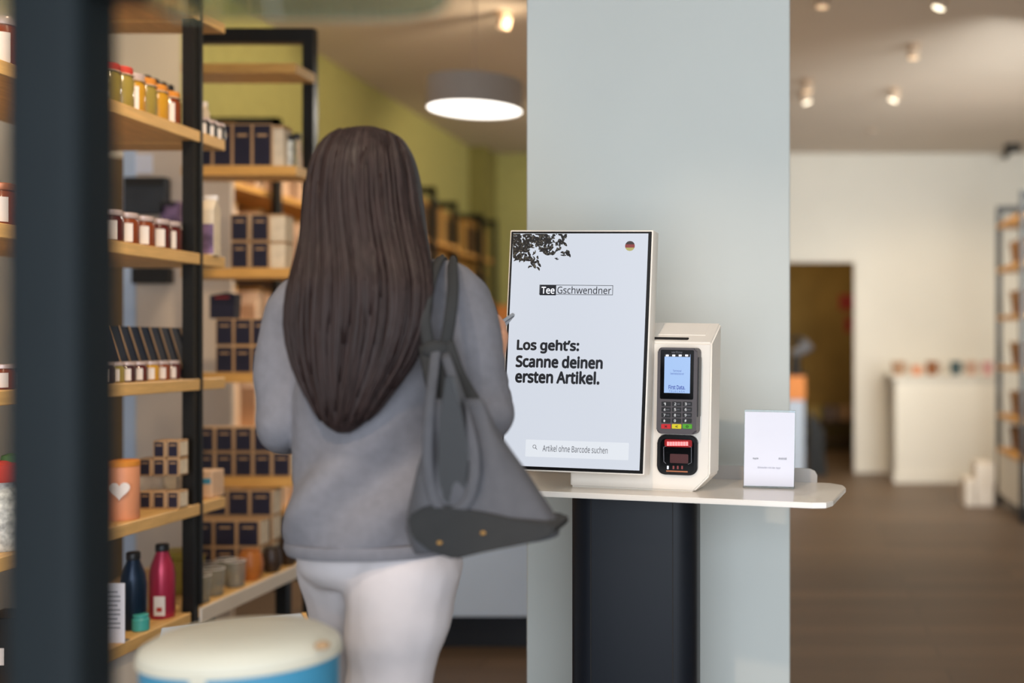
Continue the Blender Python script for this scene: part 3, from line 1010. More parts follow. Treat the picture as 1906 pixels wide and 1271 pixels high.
# swing-top jars on the shelf above
for k, (px, h, mm, top, nm) in enumerate(((200, 0.115, M_OIL, M_REDPEP, 'red cloth cap, tucked by the dark upright'), (225, 0.12, M_OIL, M_REDPEP, 'red cloth cap'), (247, 0.115, M_HONEY, M_LID, 'pale lid'),
                                          (269, 0.115, M_OIL, M_ORPEP, 'orange cloth cap'), (291, 0.11, M_HONEY, M_ORPEP, 'orange cloth cap over honey'), (314, 0.105, M_AMBER, M_ORPEP, 'amber filling next to the black post'))):
    j = new_jar('preserving_jar', 0.033, h, mm, top, 'preserving jar with %s on the highest jar shelf' % nm, label=(k in (2, 5)), face=face)
    j.location = (XJ - 0.01, yat(px, XJ - 0.01), SH1)
    bm = bmesh.new()
    tube(bm, [(0.031 * math.cos(a), 0.031 * math.sin(a), h * 0.82) for a in [i * math.pi / 8 for i in range(17)]], 0.0022, 6)
    obj('wire_clip', bm, M_SPOTRIM, j)
for k, (px, zz) in enumerate(((307, 0.0),)):
    t = thing('serving_tongs', 'slim black tongs leaning against the post above the jars', 'tongs', (XJ - 0.16, 3.24, SH1 + 0.006))
    bm = bmesh.new()
    tube(bm, [(0, -0.05, 0.205), (0, 0.0, 0.10), (0, 0.05, 0.0)], [0.009, 0.008, 0.008], 8)
    obj('arm', bm, M_NAVYBOOK, t)
    bm = bmesh.new()
    tube(bm, [(0.022, -0.045, 0.16), (0.022, 0.0, 0.08), (0.022, 0.05, 0.0)], [0.007, 0.007, 0.007], 8)
    obj('arm', bm, M_NAVYBOOK, t)
for k, px in enumerate((268, 283, 298, 311)):
    j = new_jar('spice_mill', 0.022, 0.165, M_CLEAR, M_BLKLID, 'spice mill with black cap behind the preserving jars, %s from the left' % ORD[k], 'mill', label=False)
    j.location = (XJ - 0.11, yat(px, XJ - 0.11), SH1)
    j['group'] = 'spice mills behind the preserving jars'
for k, px in enumerate((376, 390, 404)):
    j = new_jar('small_white_pot', 0.024, 0.055, M_BLKLID, M_LID, 'small labelled pot at the shelf end right of the black post, %s from the post' % ORD[k], 'jar', face=face)
    j.location = (XJ + 0.02, yat(px, XJ + 0.02), SH1)
    j['group'] = 'small pots on the shelf end'
t = new_jar('syrup_bottle', 0.032, 0.12, M_AMBER, M_LID, 'syrup bottle with tall white label at the left edge, top shelf', 'bottle', face=face)
t.location = (XJ, yat(8, XJ), SH1)
t = new_jar('oil_bottle', 0.032, 0.115, M_OIL, M_BLKLID, 'olive oil bottle next to the dark upright, top shelf', 'bottle', label=False)
t.location = (XJ, yat(40, XJ), SH1)
# highest shelf, only undersides and feet seen
for k, px in enumerate((215, 245, 275, 305)):
    j = new_jar('tall_canister', 0.036, 0.15, (M_KRAFT, M_DARKTIN, M_KRAFT, M_REDPEP)[k], M_LID, ('kraft canister on the topmost shelf beside the dark upright', 'brown canister on the topmost shelf', 'kraft canister on the topmost shelf beside the red one', 'red canister on the topmost shelf by the post')[k], 'canister', label=False)
    j.location = (XJ - 0.03, yat(px, XJ - 0.03), 2.2305 + TK)

# shelf 4: peach tin with heart tag, clear boxes, pattern bottle
t = thing('peach_canister', 'peach coloured canister with a white heart-shaped tag on the fourth shelf', 'canister', (XJ - 0.0, yat(228, XJ), SH4))
bm = bmesh.new()
lathe(bm, [(0.040, 0), (0.042, 0.004), (0.042, 0.145), (0.040, 0.15)], 24)
obj('body', bm, M_PEACHTIN, t, True)
bm = bmesh.new()
lathe(bm, [(0.043, 0.146), (0.043, 0.160), (0.038, 0.163)], 24)
obj('lid', bm, M_ORPEP, t, True)
bm = bmesh.new()
hp = []
for k in range(24):
    a = 2 * math.pi * k / 24
    hp.append((0.0017 * 16 * math.sin(a) ** 3, 0.0017 * (13 * math.cos(a) - 5 * math.cos(2 * a) - 2 * math.cos(3 * a) - math.cos(4 * a))))
prism(bm, hp, -0.046, -0.044)
hh = obj('heart_tag', bm, M_LABEL, t)
hh.location = (0.002, 0, 0.085)
hh.rotation_euler = (0, 0, math.radians(18))
for k, (px, xo) in enumerate(((285, 0.16), (318, 0.16))):
    t = thing('clear_box', ('clear plastic box left of two on the fourth shelf behind the canister', 'clear plastic box beside the black post on the fourth shelf', 'clear plastic box in front by the black post, fourth shelf')[k], 'box', (XF - xo, yat(px, XF - xo), SH4))
    obj('tray', box_bm((-0.05, -0.045, 0), (0.05, 0.045, 0.085), 0.004, 1), M_CREAMCARD if k != 2 else M_CLEAR, t)
    obj('lid', box_bm((-0.052, -0.047, 0.0851), (0.052, 0.047, 0.094), 0.002, 1), M_CLEAR, t)
t = thing('gift_box', 'pale gift box with blue sticker at the shelf end right of the post', 'box', (XF - 0.06, yat(382, XF - 0.06), SH4))
obj('body', box_bm((-0.04, -0.035, 0), (0.04, 0.04, 0.085), 0.003, 1), M_PEACHBAG, t)
obj('sticker', box_bm((-0.01, -0.0358, 0.045), (0.036, -0.0351, 0.062)), M_DRUMBLUE, t)
t = thing('patterned_bottle', 'patterned pale ceramic bottle with red and green stopper at the left edge', 'bottle', (XJ, yat(10, XJ), SH4))
bm = bmesh.new()
lathe(bm, [(0.036, 0), (0.038, 0.01), (0.038, 0.125), (0.02, 0.15), (0.018, 0.16)], 20)
obj('body', bm, M_CERW, t, True)
bm = bmesh.new()
lathe(bm, [(0.03, 0.160), (0.034, 0.172), (0.030, 0.200), (0.012, 0.21)], 16)
obj('stopper', bm, M_REDPEP, t, True)
bm = bmesh.new()
lathe(bm, [(0.022, 0.2055), (0.02, 0.22), (0.006, 0.225)], 12, (0.006, 0.012, 0))
obj('leaf_knob', bm, M_GREENLEAF, t, True)
t = new_jar('brown_bottle', 0.026, 0.17, M_DARKCUP, M_COPPER, 'slim dark brown bottle behind the patterned ceramic bottle', 'bottle', label=False)
t.location = (XJ - 0.02, yat(40, XJ - 0.02), SH4)

# lowest level
SH0 = LOW + TK + 0.0005


def steel_bottle(lab, m, px, X, r=0.034, h=0.215):
    t = thing('steel_bottle', lab, 'bottle', (X, yat(px, X), SH0))
    bmj = bmesh.new()
    lathe(bmj, [(r * 0.92, 0), (r, 0.006), (r, h * 0.58), (r * 0.9, h * 0.70), (r * 0.55, h * 0.86), (r * 0.48, h * 0.90)], 24)
    obj('body', bmj, m, t, True)
    bmj = bmesh.new()
    lathe(bmj, [(r * 0.52, h * 0.90), (r * 0.54, h * 0.91), (r * 0.54, h * 0.985), (r * 0.46, h)], 20)
    obj('cap', bmj, M_BLKLID, t, True)
    return t


t = steel_bottle('magenta pink steel drinking bottle with a white label on the lowest shelf', M_MAGENTA, 302, XJ)
obj('paper_label', box_bm((-0.004, -0.0365, 0.012), (0.028, -0.0345, 0.068)), M_LABEL, t)
obj('label_mark', box_bm((0.004, -0.0370, 0.024), (0.020, -0.0366, 0.036)), M_RED, t)
steel_bottle('navy blue steel drinking bottle beside the magenta one', M_NAVYSTEEL, 248, XJ - 0.01)
t = thing('price_card', 'white printed price card standing at the edge of the lowest shelf', 'card', (XF - 0.02, yat(216, XF - 0.02), SH0))
obj('sheet', box_bm((-0.038, -0.002, 0), (0.024, 0.0, 0.16)), M_PAPER, t)
bm = bmesh.new()
for k in range(9):
    bx(bm, (-0.030, -0.0026, 0.135 - k * 0.012), (0.012 if k % 3 else 0.004, -0.0021, 0.138 - k * 0.012))
obj('print_lines', bm, M_PRINTG, t)
obj('stand', box_bm((-0.03, 0.0005, 0), (0.02, 0.03, 0.004)), M_ACRYL, t)
t = new_jar('teal_pot', 0.022, 0.045, M_TEAL, M_TEAL, 'small teal pot between the price card and magenta bottle', 'pot', label=False)
t.location = (XF - 0.03, yat(262, XF - 0.03), SH0)
for (px, xo, w, h, m, lab) in ((20, 0.07, 0.05, 0.16, M_BLKLID, 'black carton on the lowest shelf at the left edge'),):
    t = thing('black_carton', lab, 'box', (XF - xo, yat(px, XF - xo), SH0))
    obj('body', box_bm((-w, -w, 0), (w, w, h), 0.003, 1), m, t)
    obj('paper_label', box_bm((-0.02, -w - 0.001, 0.05), (0.02, -w - 0.0002, 0.09)), M_LABEL, t)
# yellow tin, glasses, glazed pots on the bench
t = new_tin('yellow_box', 0.11, 0.13, M_YELLOWBOX, M_YELLOWBOX, 'yellow-green square tin on the bench right of the black post')
t.location = (XF - 0.20, 3.60, SH0)
for k, (px, X) in enumerate(((372, XF - 0.04), (398, XF - 0.05), (420, XF - 0.09), (438, XF - 0.045), (384, XF - 0.12))):
    t = thing('drinking_glass', 'clear drinking glass on the bench, %s of the glasses' % ('leftmost', 'second', 'third', 'rightmost', 'rear')[k], 'glass', (X, yat(px, X), SH0), 0, 'drinking glasses on the bench')
    bmj = bmesh.new()
    lathe(bmj, [(0.024, 0), (0.028, 0.003), (0.033, 0.085), (0.031, 0.085), (0.026, 0.008), (0.001, 0.008)], 18)
    obj('cup', bmj, M_CLEAR, t, True)
    bmj = bmesh.new()
    tube(bmj, [(0.032 * math.cos(a), 0.032 * math.sin(a), 0.085) for a in [i * math.pi / 8 for i in range(17)]], 0.0014, 6)
    obj('rim', bmj, M_LABEL, t, True)


def pot(lab, m, px, X, r, h, name='glazed_pot', cat='pot'):
    t = thing(name, lab, cat, (X, yat(px, X), SH0))
    bmj = bmesh.new()
    lathe(bmj, [(r * 0.62, 0), (r * 0.95, h * 0.25), (r, h * 0.5), (r * 0.9, h * 0.8), (r * 0.72, h * 0.97)], 20)
    obj('body', bmj, m, t, True)
    bmj = bmesh.new()
    lathe(bmj, [(r * 0.74, h * 0.971), (r * 0.76, h), (r * 0.6, h * 1.005)], 20)
    obj('rim', bmj, M_BLKLID if m is M_DARKCUP else m, t, True)
    return t


pot('round orange glazed pot on the bench right of the glasses', M_BROWNCLAY, 466, XF - 0.05, 0.042, 0.10)
pot('dark glazed cup nearer the orange pot', M_DARKCUP, 506, XF - 0.034, 0.033, 0.088, 'dark_cup', 'cup')
pot('taller dark glazed cup next to the woman at the bench end', M_DARKCUP, 537, XF - 0.034, 0.034, 0.105, 'dark_cup', 'cup')


# ---- tea boxes
def new_box(w, dpt, h):
    t = thing('tea_box', '', 'box')
    obj('body', box_bm((-w / 2, 0, 0), (w / 2, dpt, h), 0.002, 1), M_KRAFT, t)
    e = 0.005
    obj('front_panel', box_bm((-w / 2 + e, -0.0012, e), (w / 2 - e, -0.0001, h - e)), M_NAVY, t)
    obj('side_panel', box_bm((w / 2 + 0.0001, 0.006, 0.006), (w / 2 + 0.001, dpt - 0.006, h - 0.006)), M_CREAMCARD, t)
    obj('gold_print', box_bm((-w / 4, -0.0019, h * 0.70), (w / 4, -0.0013, h * 0.76)), M_KRAFT, t)
    return t


def X_at(px, d):
    return (px - VX) * d / F


tall = Stock(new_box(0.072, 0.07, 0.155))
for k, px in enumerate((390, 427, 464, 501)):
    tall.put((X_at(px - 13, 4.02), 4.02, SH1), 0, 'tall navy tea box on the board beneath the top frame, %s from the left' % ORD[k], 'tall tea boxes on the upper board')
t = thing('gift_carton', 'light patterned gift carton at the right end of the upper board', 'carton', (X_at(521, 4.03) + 0.0, 4.03, SH1))
obj('body', box_bm((-0.025, 0, 0), (0.012, 0.07, 0.14), 0.002, 1), M_CREAMCARD, t)
obj('lid', box_bm((-0.027, -0.002, 0.1401), (0.014, 0.072, 0.152), 0.002, 1), M_KRAFT, t)
for k, px in enumerate((539, 553)):
    j = new_jar('glass_shaker', 0.016, (0.125, 0.13)[k], (M_CERW, M_CLEAR)[k], M_BLKLID, ('slim patterned shaker beside the gift carton', 'slim clear shaker at the board edge by the black frame')[k], 'shaker', label=False)
    j.location = (X_at(px, 4.08), 4.08, SH1)
sq = Stock(new_box(0.066, 0.07, 0.098))
for r_ in range(2):
    for k, px in enumerate((446, 484)):
        sq.put((X_at(px, 4.03), 4.03, SH2 + r_ * 0.100), 0, '%s navy tea box of the %s row on the middle board' % (('left', 'right')[k], ('lower', 'upper')[r_]), 'square tea boxes on the middle board')
t = thing('gift_carton', 'light patterned carton right of the stacked navy tea boxes, lower', 'carton', (X_at(518, 4.04), 4.04, SH2))
obj('body', box_bm((-0.028, 0, 0), (0.024, 0.07, 0.092), 0.002, 1), M_CREAMCARD, t)
obj('lid', box_bm((-0.029, -0.001, 0.0921), (0.025, 0.071, 0.1), 0.002, 1), M_KRAFT, t)
t = thing('gift_carton', 'light patterned carton right of the stacked navy tea boxes, upper', 'carton', (X_at(518, 4.04), 4.04, SH2 + 0.1))
obj('body', box_bm((-0.028, 0, 0), (0.024, 0.07, 0.092), 0.002, 1), M_CREAMCARD, t)
obj('lid', box_bm((-0.029, -0.001, 0.0921), (0.025, 0.071, 0.1), 0.002, 1), M_KRAFT, t)
# board three
for r_ in range(2):
    for k, px in enumerate((418, 452, 485)):
        sq.put((X_at(px, 4.03), 4.03, SH3 + r_ * 0.100), 0, '%s navy tea box of the %s row on the board level with the elbow' % (ORD[k], ('lower', 'upper')[r_]), 'square tea boxes on the third board')
t = thing('navy_gift_bag', 'glossy navy gift bag on top of the third board boxes', 'bag', (X_at(408, 3.98), 3.925, SH3))
bm = bmesh.new()
prism(bm, [(-0.05, 0), (0.05, 0), (0.055, 0.2), (0.02, 0.215), (-0.05, 0.19)], 0, 0.05)
obj('body', bm, M_NAVY, t)
obj('ribbon', box_bm((-0.03, -0.001, 0.165), (0.03, -0.0001, 0.18)), M_RED, t)
t.location = (X_at(413, 4.11), 4.11, SH3 + 0.2)
t.scale = (0.9, 0.9, 0.45)
# board four: two rows of five
for r_ in range(2):
    for k, px in enumerate((382, 417.5, 453, 488.5, 524)):
        if r_ == 1 and k == 4:
            continue
        sq.put((X_at(px, 4.03), 4.03, SH4 + r_ * 0.0905), 0, '%s navy tea box of the %s row on the board behind the waist' % (ORD[k], ('lower', 'upper')[r_]), 'tea boxes on the fourth board', s=(1.0, 1, 0.9))
# larger boxes on the bench, in two rows, the front one stepped
big = Stock(new_box(0.078, 0.075, 0.092))
for k, px in enumerate((360, 402, 444, 486)):
    for r_ in range(3):
        big.put((X_at(px, 3.962), 3.962, SH0 + r_ * 0.0925), 0, 'large navy tea box, back bench stack, %s column, %s layer' % (ORD[k], ('bottom', 'middle', 'top')[r_]), 'large tea boxes on the bench')
for k, px in enumerate((376, 419, 462)):
    for r_ in range(2):
        big.put((X_at(px, 3.862), 3.862, SH0 + r_ * 0.0925), 0, 'large navy tea box, front bench stack, %s column, %s layer' % (ORD[k], ('bottom', 'top')[r_]), 'large tea boxes on the bench')
# small boxes seen through the near unit, fourth shelf rear
bx4 = Stock(new_box(0.036, 0.05, 0.052))
for r_ in range(3):
    for k, px in enumerate((270, 296, 322)):
        if r_ == 2 and k == 0:
            continue
        bx4.put((X_at(px, 3.235), 3.235, SH4 + 0.096 + (r_ - 1) * 0.0525) if r_ else (X_at(px, 3.235), 3.235, SH4), 0, 'small dark tea box behind the clear boxes, %s row up, %s from left' % (ORD[r_], ORD[k]), 'small tea boxes behind the clear boxes')

# purple flower bags on display behind the post
for k, (px, py, s) in enumerate(((395, 440, 1.0), (416, 440, 1.0), (386, 330, 1.0))):
    t = thing('lavender_bag', ('lavender printed paper bag just right of the black post', 'lavender printed paper bag next to the navy boxes', 'lavender printed pouch above the other two lavender bags')[k], 'bag')
    z = SH2 if k < 2 else SH1
    t.location = (X_at(px, 3.90 - 0.02 * k), 3.60 - 0.0 * k, z)
    t.location = (X_at((380, 402, 376)[k], 3.46), (3.44, 3.44, 3.46)[k], z)
    bm = bmesh.new()
    hgt = (0.17, 0.175, 0.10)[k]
    prism(bm, [(-0.02, 0), (0.02, 0), (0.02, hgt * 0.8), (0.004, hgt), (-0.004, hgt), (-0.02, hgt * 0.8)], -0.022, 0.014, 'x')
    obj('body', bm, M_CREAMCARD, t)
    obj('flower_print', box_bm((-0.021, -0.0212, 0.004), (0.013, -0.0203, hgt * 0.55)), M_LILAC, t)
    obj('fold', box_bm((-0.024, -0.005, hgt - 0.004), (0.016, 0.005, hgt + 0.012)), M_LABEL, t)

# ------------------------------------------------------------------ counter behind the woman
t = thing('service_counter', 'pale blue-white service counter with a dark plinth behind the woman', 'counter')
cxa, cxb = X_at(690, 4.5), X_at(1150, 4.5)
obj('front_panel', box_bm((cxa, 4.5, 0.14), (cxb, 5.0, 0.92), 0.003, 1), M_COUNTER, t)
obj('plinth', box_bm((cxa + 0.03, 4.57, 0.0), (cxb, 4.95, 0.14)), M_BLUEBLACK, t)
obj('worktop', box_bm((cxa - 0.02, 4.48, 0.92), (cxb, 5.02, 0.95), 0.003, 1), M_WOOD, t)
t = thing('wooden_cabinet', 'orange wooden cabinet by the green back wall', 'cabinet')
wx0, wx1 = X_at(928, 10.1), X_at(1000, 10.1)
obj('body', box_bm((wx0, 10.1, 0.0), (wx1, 10.6, 1.44), 0.004, 1), M_DARKTIN, t)
obj('top', box_bm((wx0 - 0.02, 10.06, 1.44), (wx1 + 0.02, 10.62, 1.60), 0.004, 1), mat('orange_wood', (226, 142, 70), 0.5, var=0.08), t)
for k in range(3):
    obj('door', box_bm((wx0 + 0.01 + k * 0.115, 10.085, 0.08), (wx0 + 0.118 + k * 0.115, 10.099, 1.40)), mat('brown_door', (150, 104, 62), 0.5, var=0.08), t)

# ------------------------------------------------------------------ far right: till counter, plinth, cups, shelf
t = thing('till_counter', 'till counter end with an orange wood band left of the doorway', 'counter')
tx1 = X_at(1497, 10.25)
obj('body', box_bm((-0.9, 10.25, 0.0), (tx1, 10.70, 0.73), 0.003, 1), M_COUNTER, t)
obj('wood_band', box_bm((-0.9, 10.24, 0.73), (tx1 + 0.01, 10.72, 0.95), 0.003, 1), mat('orange_wood', (226, 142, 70), 0.5), t)
t = thing('coffee_grinder', 'black grinder with a grey hopper standing on the till counter', 'machine', (X_at(1487, 10.4), 10.45, 0.95))
obj('base', box_bm((-0.09, -0.08, 0), (0.07, 0.08, 0.03), 0.005, 1), M_BLACK, t)
bm = bmesh.new()
tube(bm, [(-0.03, 0, 0.02), (-0.03, 0, 0.20), (0.0, 0, 0.30)], [0.05, 0.04, 0.035], 12)
obj('body', bm, M_BLACK, t, True)
bm = bmesh.new()
tube(bm, [(-0.06, 0, 0.20), (0.03, 0, 0.25), (0.10, 0, 0.31)], [0.04, 0.06, 0.07], 14)
obj('hopper', bm, mat('grey_hopper', (110, 112, 118), 0.4, var=0.03), t, True)
bm = bmesh.new()
tube(bm, [(-0.09, 0, 0.33), (-0.02, 0, 0.36), (0.04, 0, 0.345)], [0.02, 0.022, 0.02], 10)
obj('lever', bm, M_BLACK, t, True)
t = thing('dark_stool', 'dark folded stool leaning beside the doorway behind the till counter', 'stool', (X_at(1520, 10.5), 10.52, 0))
bm = bmesh.new()
prism(bm, [(-0.085, 0.0), (0.10, 0.0), (0.03, 0.5), (-0.07, 0.62)], -0.02, 0.02)
obj('seat', bm, M_BLACK, t)
obj('leg', box_bm((0.04, -0.03, 0), (0.07, -0.022, 0.45)), M_BLACK, t)
obj('leg', box_bm((-0.06, -0.03, 0), (-0.03, -0.022, 0.45)), M_BLACK, t)
# storeroom notices and a shelf
for (x0, x1, y0, y1, lab) in ((1562, 1590, 548, 576, 'larger red notice on the storeroom wall through the doorway'), (1572, 1586, 590, 618, 'small red notice below the larger one on the storeroom wall')):
    t = thing('red_notice', lab, 'notice', P((x0 + x1) / 2, (y0 + y1) / 2, 13.395))
    w, h = (x1 - x0) / 2 * 13.395 / F, (y1 - y0) / 2 * 13.395 / F
    obj('sheet', box_bm((-w, 0, -h), (w, 0.004, h)), M_RED, t)
    bm = bmesh.new()
    for k in range(3):
        bx(bm, (-w * 0.7, -0.001, h * (0.5 - 0.5 * k) - 0.006), (w * 0.7, -0.0002, h * (0.5 - 0.5 * k) + 0.006))
    obj('print_lines', bm, M_DRED, t)
t = thing('storage_rack', 'low brown storage rack against the storeroom wall', 'rack', (X_at(1545, 13.2), 13.2, 0))
for z in (0.1, 0.32):
    obj('board', box_bm((-0.45, -0.15, z), (0.35, 0.15, z + 0.025)), M_DARKTIN, t)
for x in (-0.43, 0.32):
    obj('leg', box_bm((x, -0.14, 0), (x + 0.02, 0.14, 0.36)), M_DARKTIN, t)
for k, (px, m, lab) in enumerate(((1515, M_YELLOWBOX, 'yellow-green carton on the storeroom rack'), (1545, M_DARKCUP, 'dark carton on the storeroom rack'), (1572, M_KRAFT, 'brown carton on the storeroom rack'))):
    t = thing('storage_carton', lab, 'box', (X_at(px, 13.2), 13.2, 0.346))
    obj('body', box_bm((-0.085, -0.1, 0), (0.085, 0.1, 0.17), 0.004, 1), m, t)
    obj('tape', box_bm((-0.02, -0.101, 0.01), (0.02, -0.1001, 0.171)), M_KRAFT, t)

t = thing('display_plinth', 'low white plinth along the back wall carrying a row of cups', 'plinth')
pxa, pxb = X_at(1666, 9.95), 1.95
obj('body', box_bm((pxa, 9.95, 0.0), (pxb, 10.72, 0.93), 0.004, 1), M_WHITEWALL, t)
obj('top', box_bm((pxa - 0.035, 9.92, 0.931), (pxb, 10.735, 0.965), 0.004, 1), M_WHITEWALL, t)
obj('skirting', box_bm((pxa - 0.014, 9.936, 0.0), (pxb, 9.95, 0.09)), M_WHITEWALL, t)
for k, (px, col, nm, sw) in enumerate(((1672, (176, 140, 112), 'brown patterned', 1.2), (1706, (222, 150, 110), 'shallow peach', 0.9), (1735, (146, 92, 54), 'brown', 1.1), (1779, (52, 84, 92), 'dark teal', 1.0), (1808, (196, 160, 140), 'pinkish', 1.0), (1838, (206, 150, 150), 'rose', 0.9))):
    t = thing('cup', '%s cup on the white plinth by the back wall' % nm, 'cup', (X_at(px, 10.05), 10.06, 0.965), 0, 'cups on the white plinth')
    bm = bmesh.new()
    h = 0.125 if nm != 'shallow peach' else 0.085
    lathe(bm, [(0.035, 0), (0.04, 0.01), (0.055, h), (0.05, h), (0.037, 0.014), (0.001, 0.014)], 16)
    obj('bowl', bm, mat('cup_glaze_' + nm.replace(' ', '_'), col, 0.5, var=0.25, scale=40), t, True)
    bm = bmesh.new()
    tube(bm, [(0.05, 0, h * 0.8), (0.075, 0, h * 0.7), (0.07, 0, h * 0.4), (0.046, 0, h * 0.3)], 0.006, 8)
    obj('handle', bm, mat('cup_glaze_' + nm.replace(' ', '_'), col), t, True)
    t.scale = (sw, sw, 1)
for k, (x0, x1, y1, lab) in enumerate(((1817, 1850, 862, 'taller pale carton on the floor left of the right-hand shelf'), (1797, 1815, 892, 'small pale carton on the floor beside the taller one'))):
    d = 8.5
    t = thing('pale_carton', lab, 'box', (X_at((x0 + x1) / 2, d), d, 0))
    w, h = (x1 - x0) / 2 * d / F, 1.25 - (y1 - 640) * d / F
    obj('body', box_bm((-w, 0, 0), (w, 0.25, h), 0.006, 1), M_PALEBOX, t)
    obj('tape', box_bm((-w * 0.15, -0.0012, h * 0.4), (w * 0.15, -0.0002, h * 0.98)), mat('pale_tape', (200, 186, 166), 0.5), t)

rs = thing('shelving_unit', 'black framed oak shelf with baskets at the right edge', 'shelving')
RX = 1.607
for (y, zt) in ((7.70, 2.32), (8.58, 2.32)):
    for x in (RX, RX + 0.36):
        obj('post', box_bm((x, y, 0), (x + 0.04, y + 0.05, zt)), M_BLACK, rs)
    obj('top_rail', box_bm((RX + 0.04, y, zt - 0.05), (RX + 0.36, y + 0.05, zt)), M_BLACK, rs)
for z in (2.14, 1.80, 1.43, 1.05, 0.68):
    obj('shelf_board', box_bm((RX + 0.005, 7.751, z), (RX + 0.39, 8.579, z + 0.035)), M_WOODX, rs)
obj('base_body', box_bm((RX + 0.005, 7.76, 0.10), (RX + 0.39, 8.57, 0.42), 0.003, 1), M_WHITEWALL, rs)
obj('base_top', box_bm((RX + 0.002, 7.755, 0.421), (RX + 0.39, 8.575, 0.45)), M_WOODX, rs)
bsk = thing('wicker_basket', '', 'basket')
bm = bmesh.new()
lathe(bm, [(0.085, 0), (0.09, 0.01), (0.115, 0.17), (0.105, 0.17), (0.08, 0.015), (0.001, 0.015)], 20)
obj('body', bm, M_BASKET, bsk, True)
bm = bmesh.new()
tube(bm, [(0.112 * math.cos(a), 0.112 * math.sin(a), 0.172) for a in [i * math.pi / 10 for i in range(21)]], 0.008, 8)
obj('rim', bm, M_BASKET, bsk, True)
bsk = Stock(bsk)
for k, (z, nm) in enumerate(((1.835, 'top filled board'), (1.465, 'second filled board'), (1.085, 'third filled board'), (0.715, 'lowest board'), (0.45, 'base top'))):
    for q, y in enumerate((8.02, 8.32)):
        bsk.put((RX + 0.16, y, z + 0.0006), 0, 'brown wicker basket on the %s of the right shelf, %s one' % (nm, ('nearer', 'farther')[q]), 'wicker baskets on the right shelf', s=1.0)

# ------------------------------------------------------------------ ceiling fittings
pd = 5.5
lt = thing('pendant_lamp', 'grey drum pendant lamp with a bright white underside', 'lamp', (X_at(884, pd), pd, EYE + (640 - 205) * pd / F))
bm = bmesh.new()
R_ = 87 * pd / F
H_ = 0.142
seg = 40
prof = [(R_ - 0.006, 0.012), (R_ - 0.006, 0.0), (R_, 0.0), (R_, H_), (R_ - 0.006, H_), (0.02, H_ - 0.004)]
lathe(bm, prof, seg)
obj('shade', bm, M_LAMPSHADE, lt, True)
bm = bmesh.new()
lathe(bm, [(R_ - 0.007, 0.006), (R_ - 0.007, 0.0115)], seg)
obj('diffuser', bm, M_LAMPGLOW, lt, True)
bm = bmesh.new()
top_z = CEIL - (EYE + (640 - 205) * pd / F)
tube(bm, [(0, 0, H_ - 0.01), (0, 0, top_z)], 0.004, 8)
obj('cord', bm, M_SPOTRIM, lt)
bm = bmesh.new()
lathe(bm, [(0.05, top_z - 0.02), (0.05, top_z)], 20)
obj('ceiling_rose', bm, M_SPOTRIM, lt)
pl = area_light('pendant_glow', (X_at(884, pd), pd, EYE + (640 - 205) * pd / F - 0.01), (X_at(884, pd), pd, 0), 0.4, 0.4, 22, (1.0, 0.93, 0.80))
pl.data.shape = 'DISK'


def ceiling_spot(px, py, lab, tilt, glow, tgt, power, kind='spot'):
    d = (CEIL - 0.055 - EYE) * F / (640 - py)
    p = Vector((X_at(px, d), d, CEIL))
    t = thing('ceiling_spotlight', lab, 'spotlight', p)
    bm = bmesh.new()
    lathe(bm, [(0.05, -0.008), (0.05, 0.0)], 20)
    obj('rosette', bm, M_SPOTRIM, t)
    bm = bmesh.new()
    lathe(bm, [(0.034, 0.0), (0.036, 0.0), (0.036, 0.06), (0.02, 0.075)], 20)
    hd = obj('head', bm, M_SPOTRIM, t, True)
    hd.location = (0, 0, -0.085)
    hd.rotation_euler = (math.radians(tilt[0]), math.radians(tilt[1]), 0)
    bm = bmesh.new()
    lathe(bm, [(0.030, -0.004), (0.033, 0.002)], 20)
    obj('bulb', bm, glow, hd, True)
    if power:
        spot_light('spot_beam', p + Vector((0, 0, -0.13)), tgt, power, WARM, 75)


ceiling_spot(1502, 183, 'bright ceiling spotlight nearest the pillar edge, lower', (0, -18), M_SPOTGLOW, (0.3, 9.5, 0.3), 40)
ceiling_spot(1503, 163, 'dim ceiling spotlight just above the bright one by the pillar', (0, 0), M_SPOTDIM, (0, 0, 0), 0)
ceiling_spot(1662, 179, 'tilted bright ceiling spotlight in the middle right', (0, 22), M_SPOTGLOW, (1.3, 10.0, 1.0), 55)
ceiling_spot(1700, 99, 'dim warm ceiling spotlight at upper right', (0, 0), M_SPOTDIM, (0, 0, 0), 0)
ceiling_spot(1747, 4, 'bright tilted ceiling spotlight cut by the top edge', (0, 20), M_SPOTGLOW, (1.2, 8.0, 0.0), 45)
ceiling_spot(1530, 2, 'dim ceiling spotlight at the top edge near the pillar', (0, 0), M_SPOTDIM, (0, 0, 0), 0)
ceiling_spot(936, 42, 'ceiling spotlight behind the pendant lamp cord', (0, 12), M_SPOTDIM, (-0.4, 8, 0), 45)
d = 9.6
t = thing('sprinkler_head', 'small brownish sprinkler head on the ceiling near the back wall', 'sprinkler', (X_at(1622, d), d, CEIL))
bm = bmesh.new()
lathe(bm, [(0.035, -0.012), (0.04, 0.0)], 16)
obj('plate', bm, M_SPOTRIM, t)
bm = bmesh.new()
lathe(bm, [(0.02, -0.045), (0.022, -0.04), (0.008, -0.036), (0.008, -0.012)], 12)
obj('nozzle', bm, M_GREYPLATE, t)
d = 10.3
t = thing('security_camera', 'dark dome camera on the ceiling in the upper right corner', 'camera', (X_at(1885, d), d, CEIL))
bm = bmesh.new()
lathe(bm, [(0.06, -0.06), (0.08, -0.05), (0.085, 0.0)], 20)
obj('mount', bm, M_BLACK, t, True)
bm = bmesh.new()
tube(bm, [(-0.03, 0, -0.05), (-0.085, -0.02, -0.115)], [0.022, 0.03], 12)
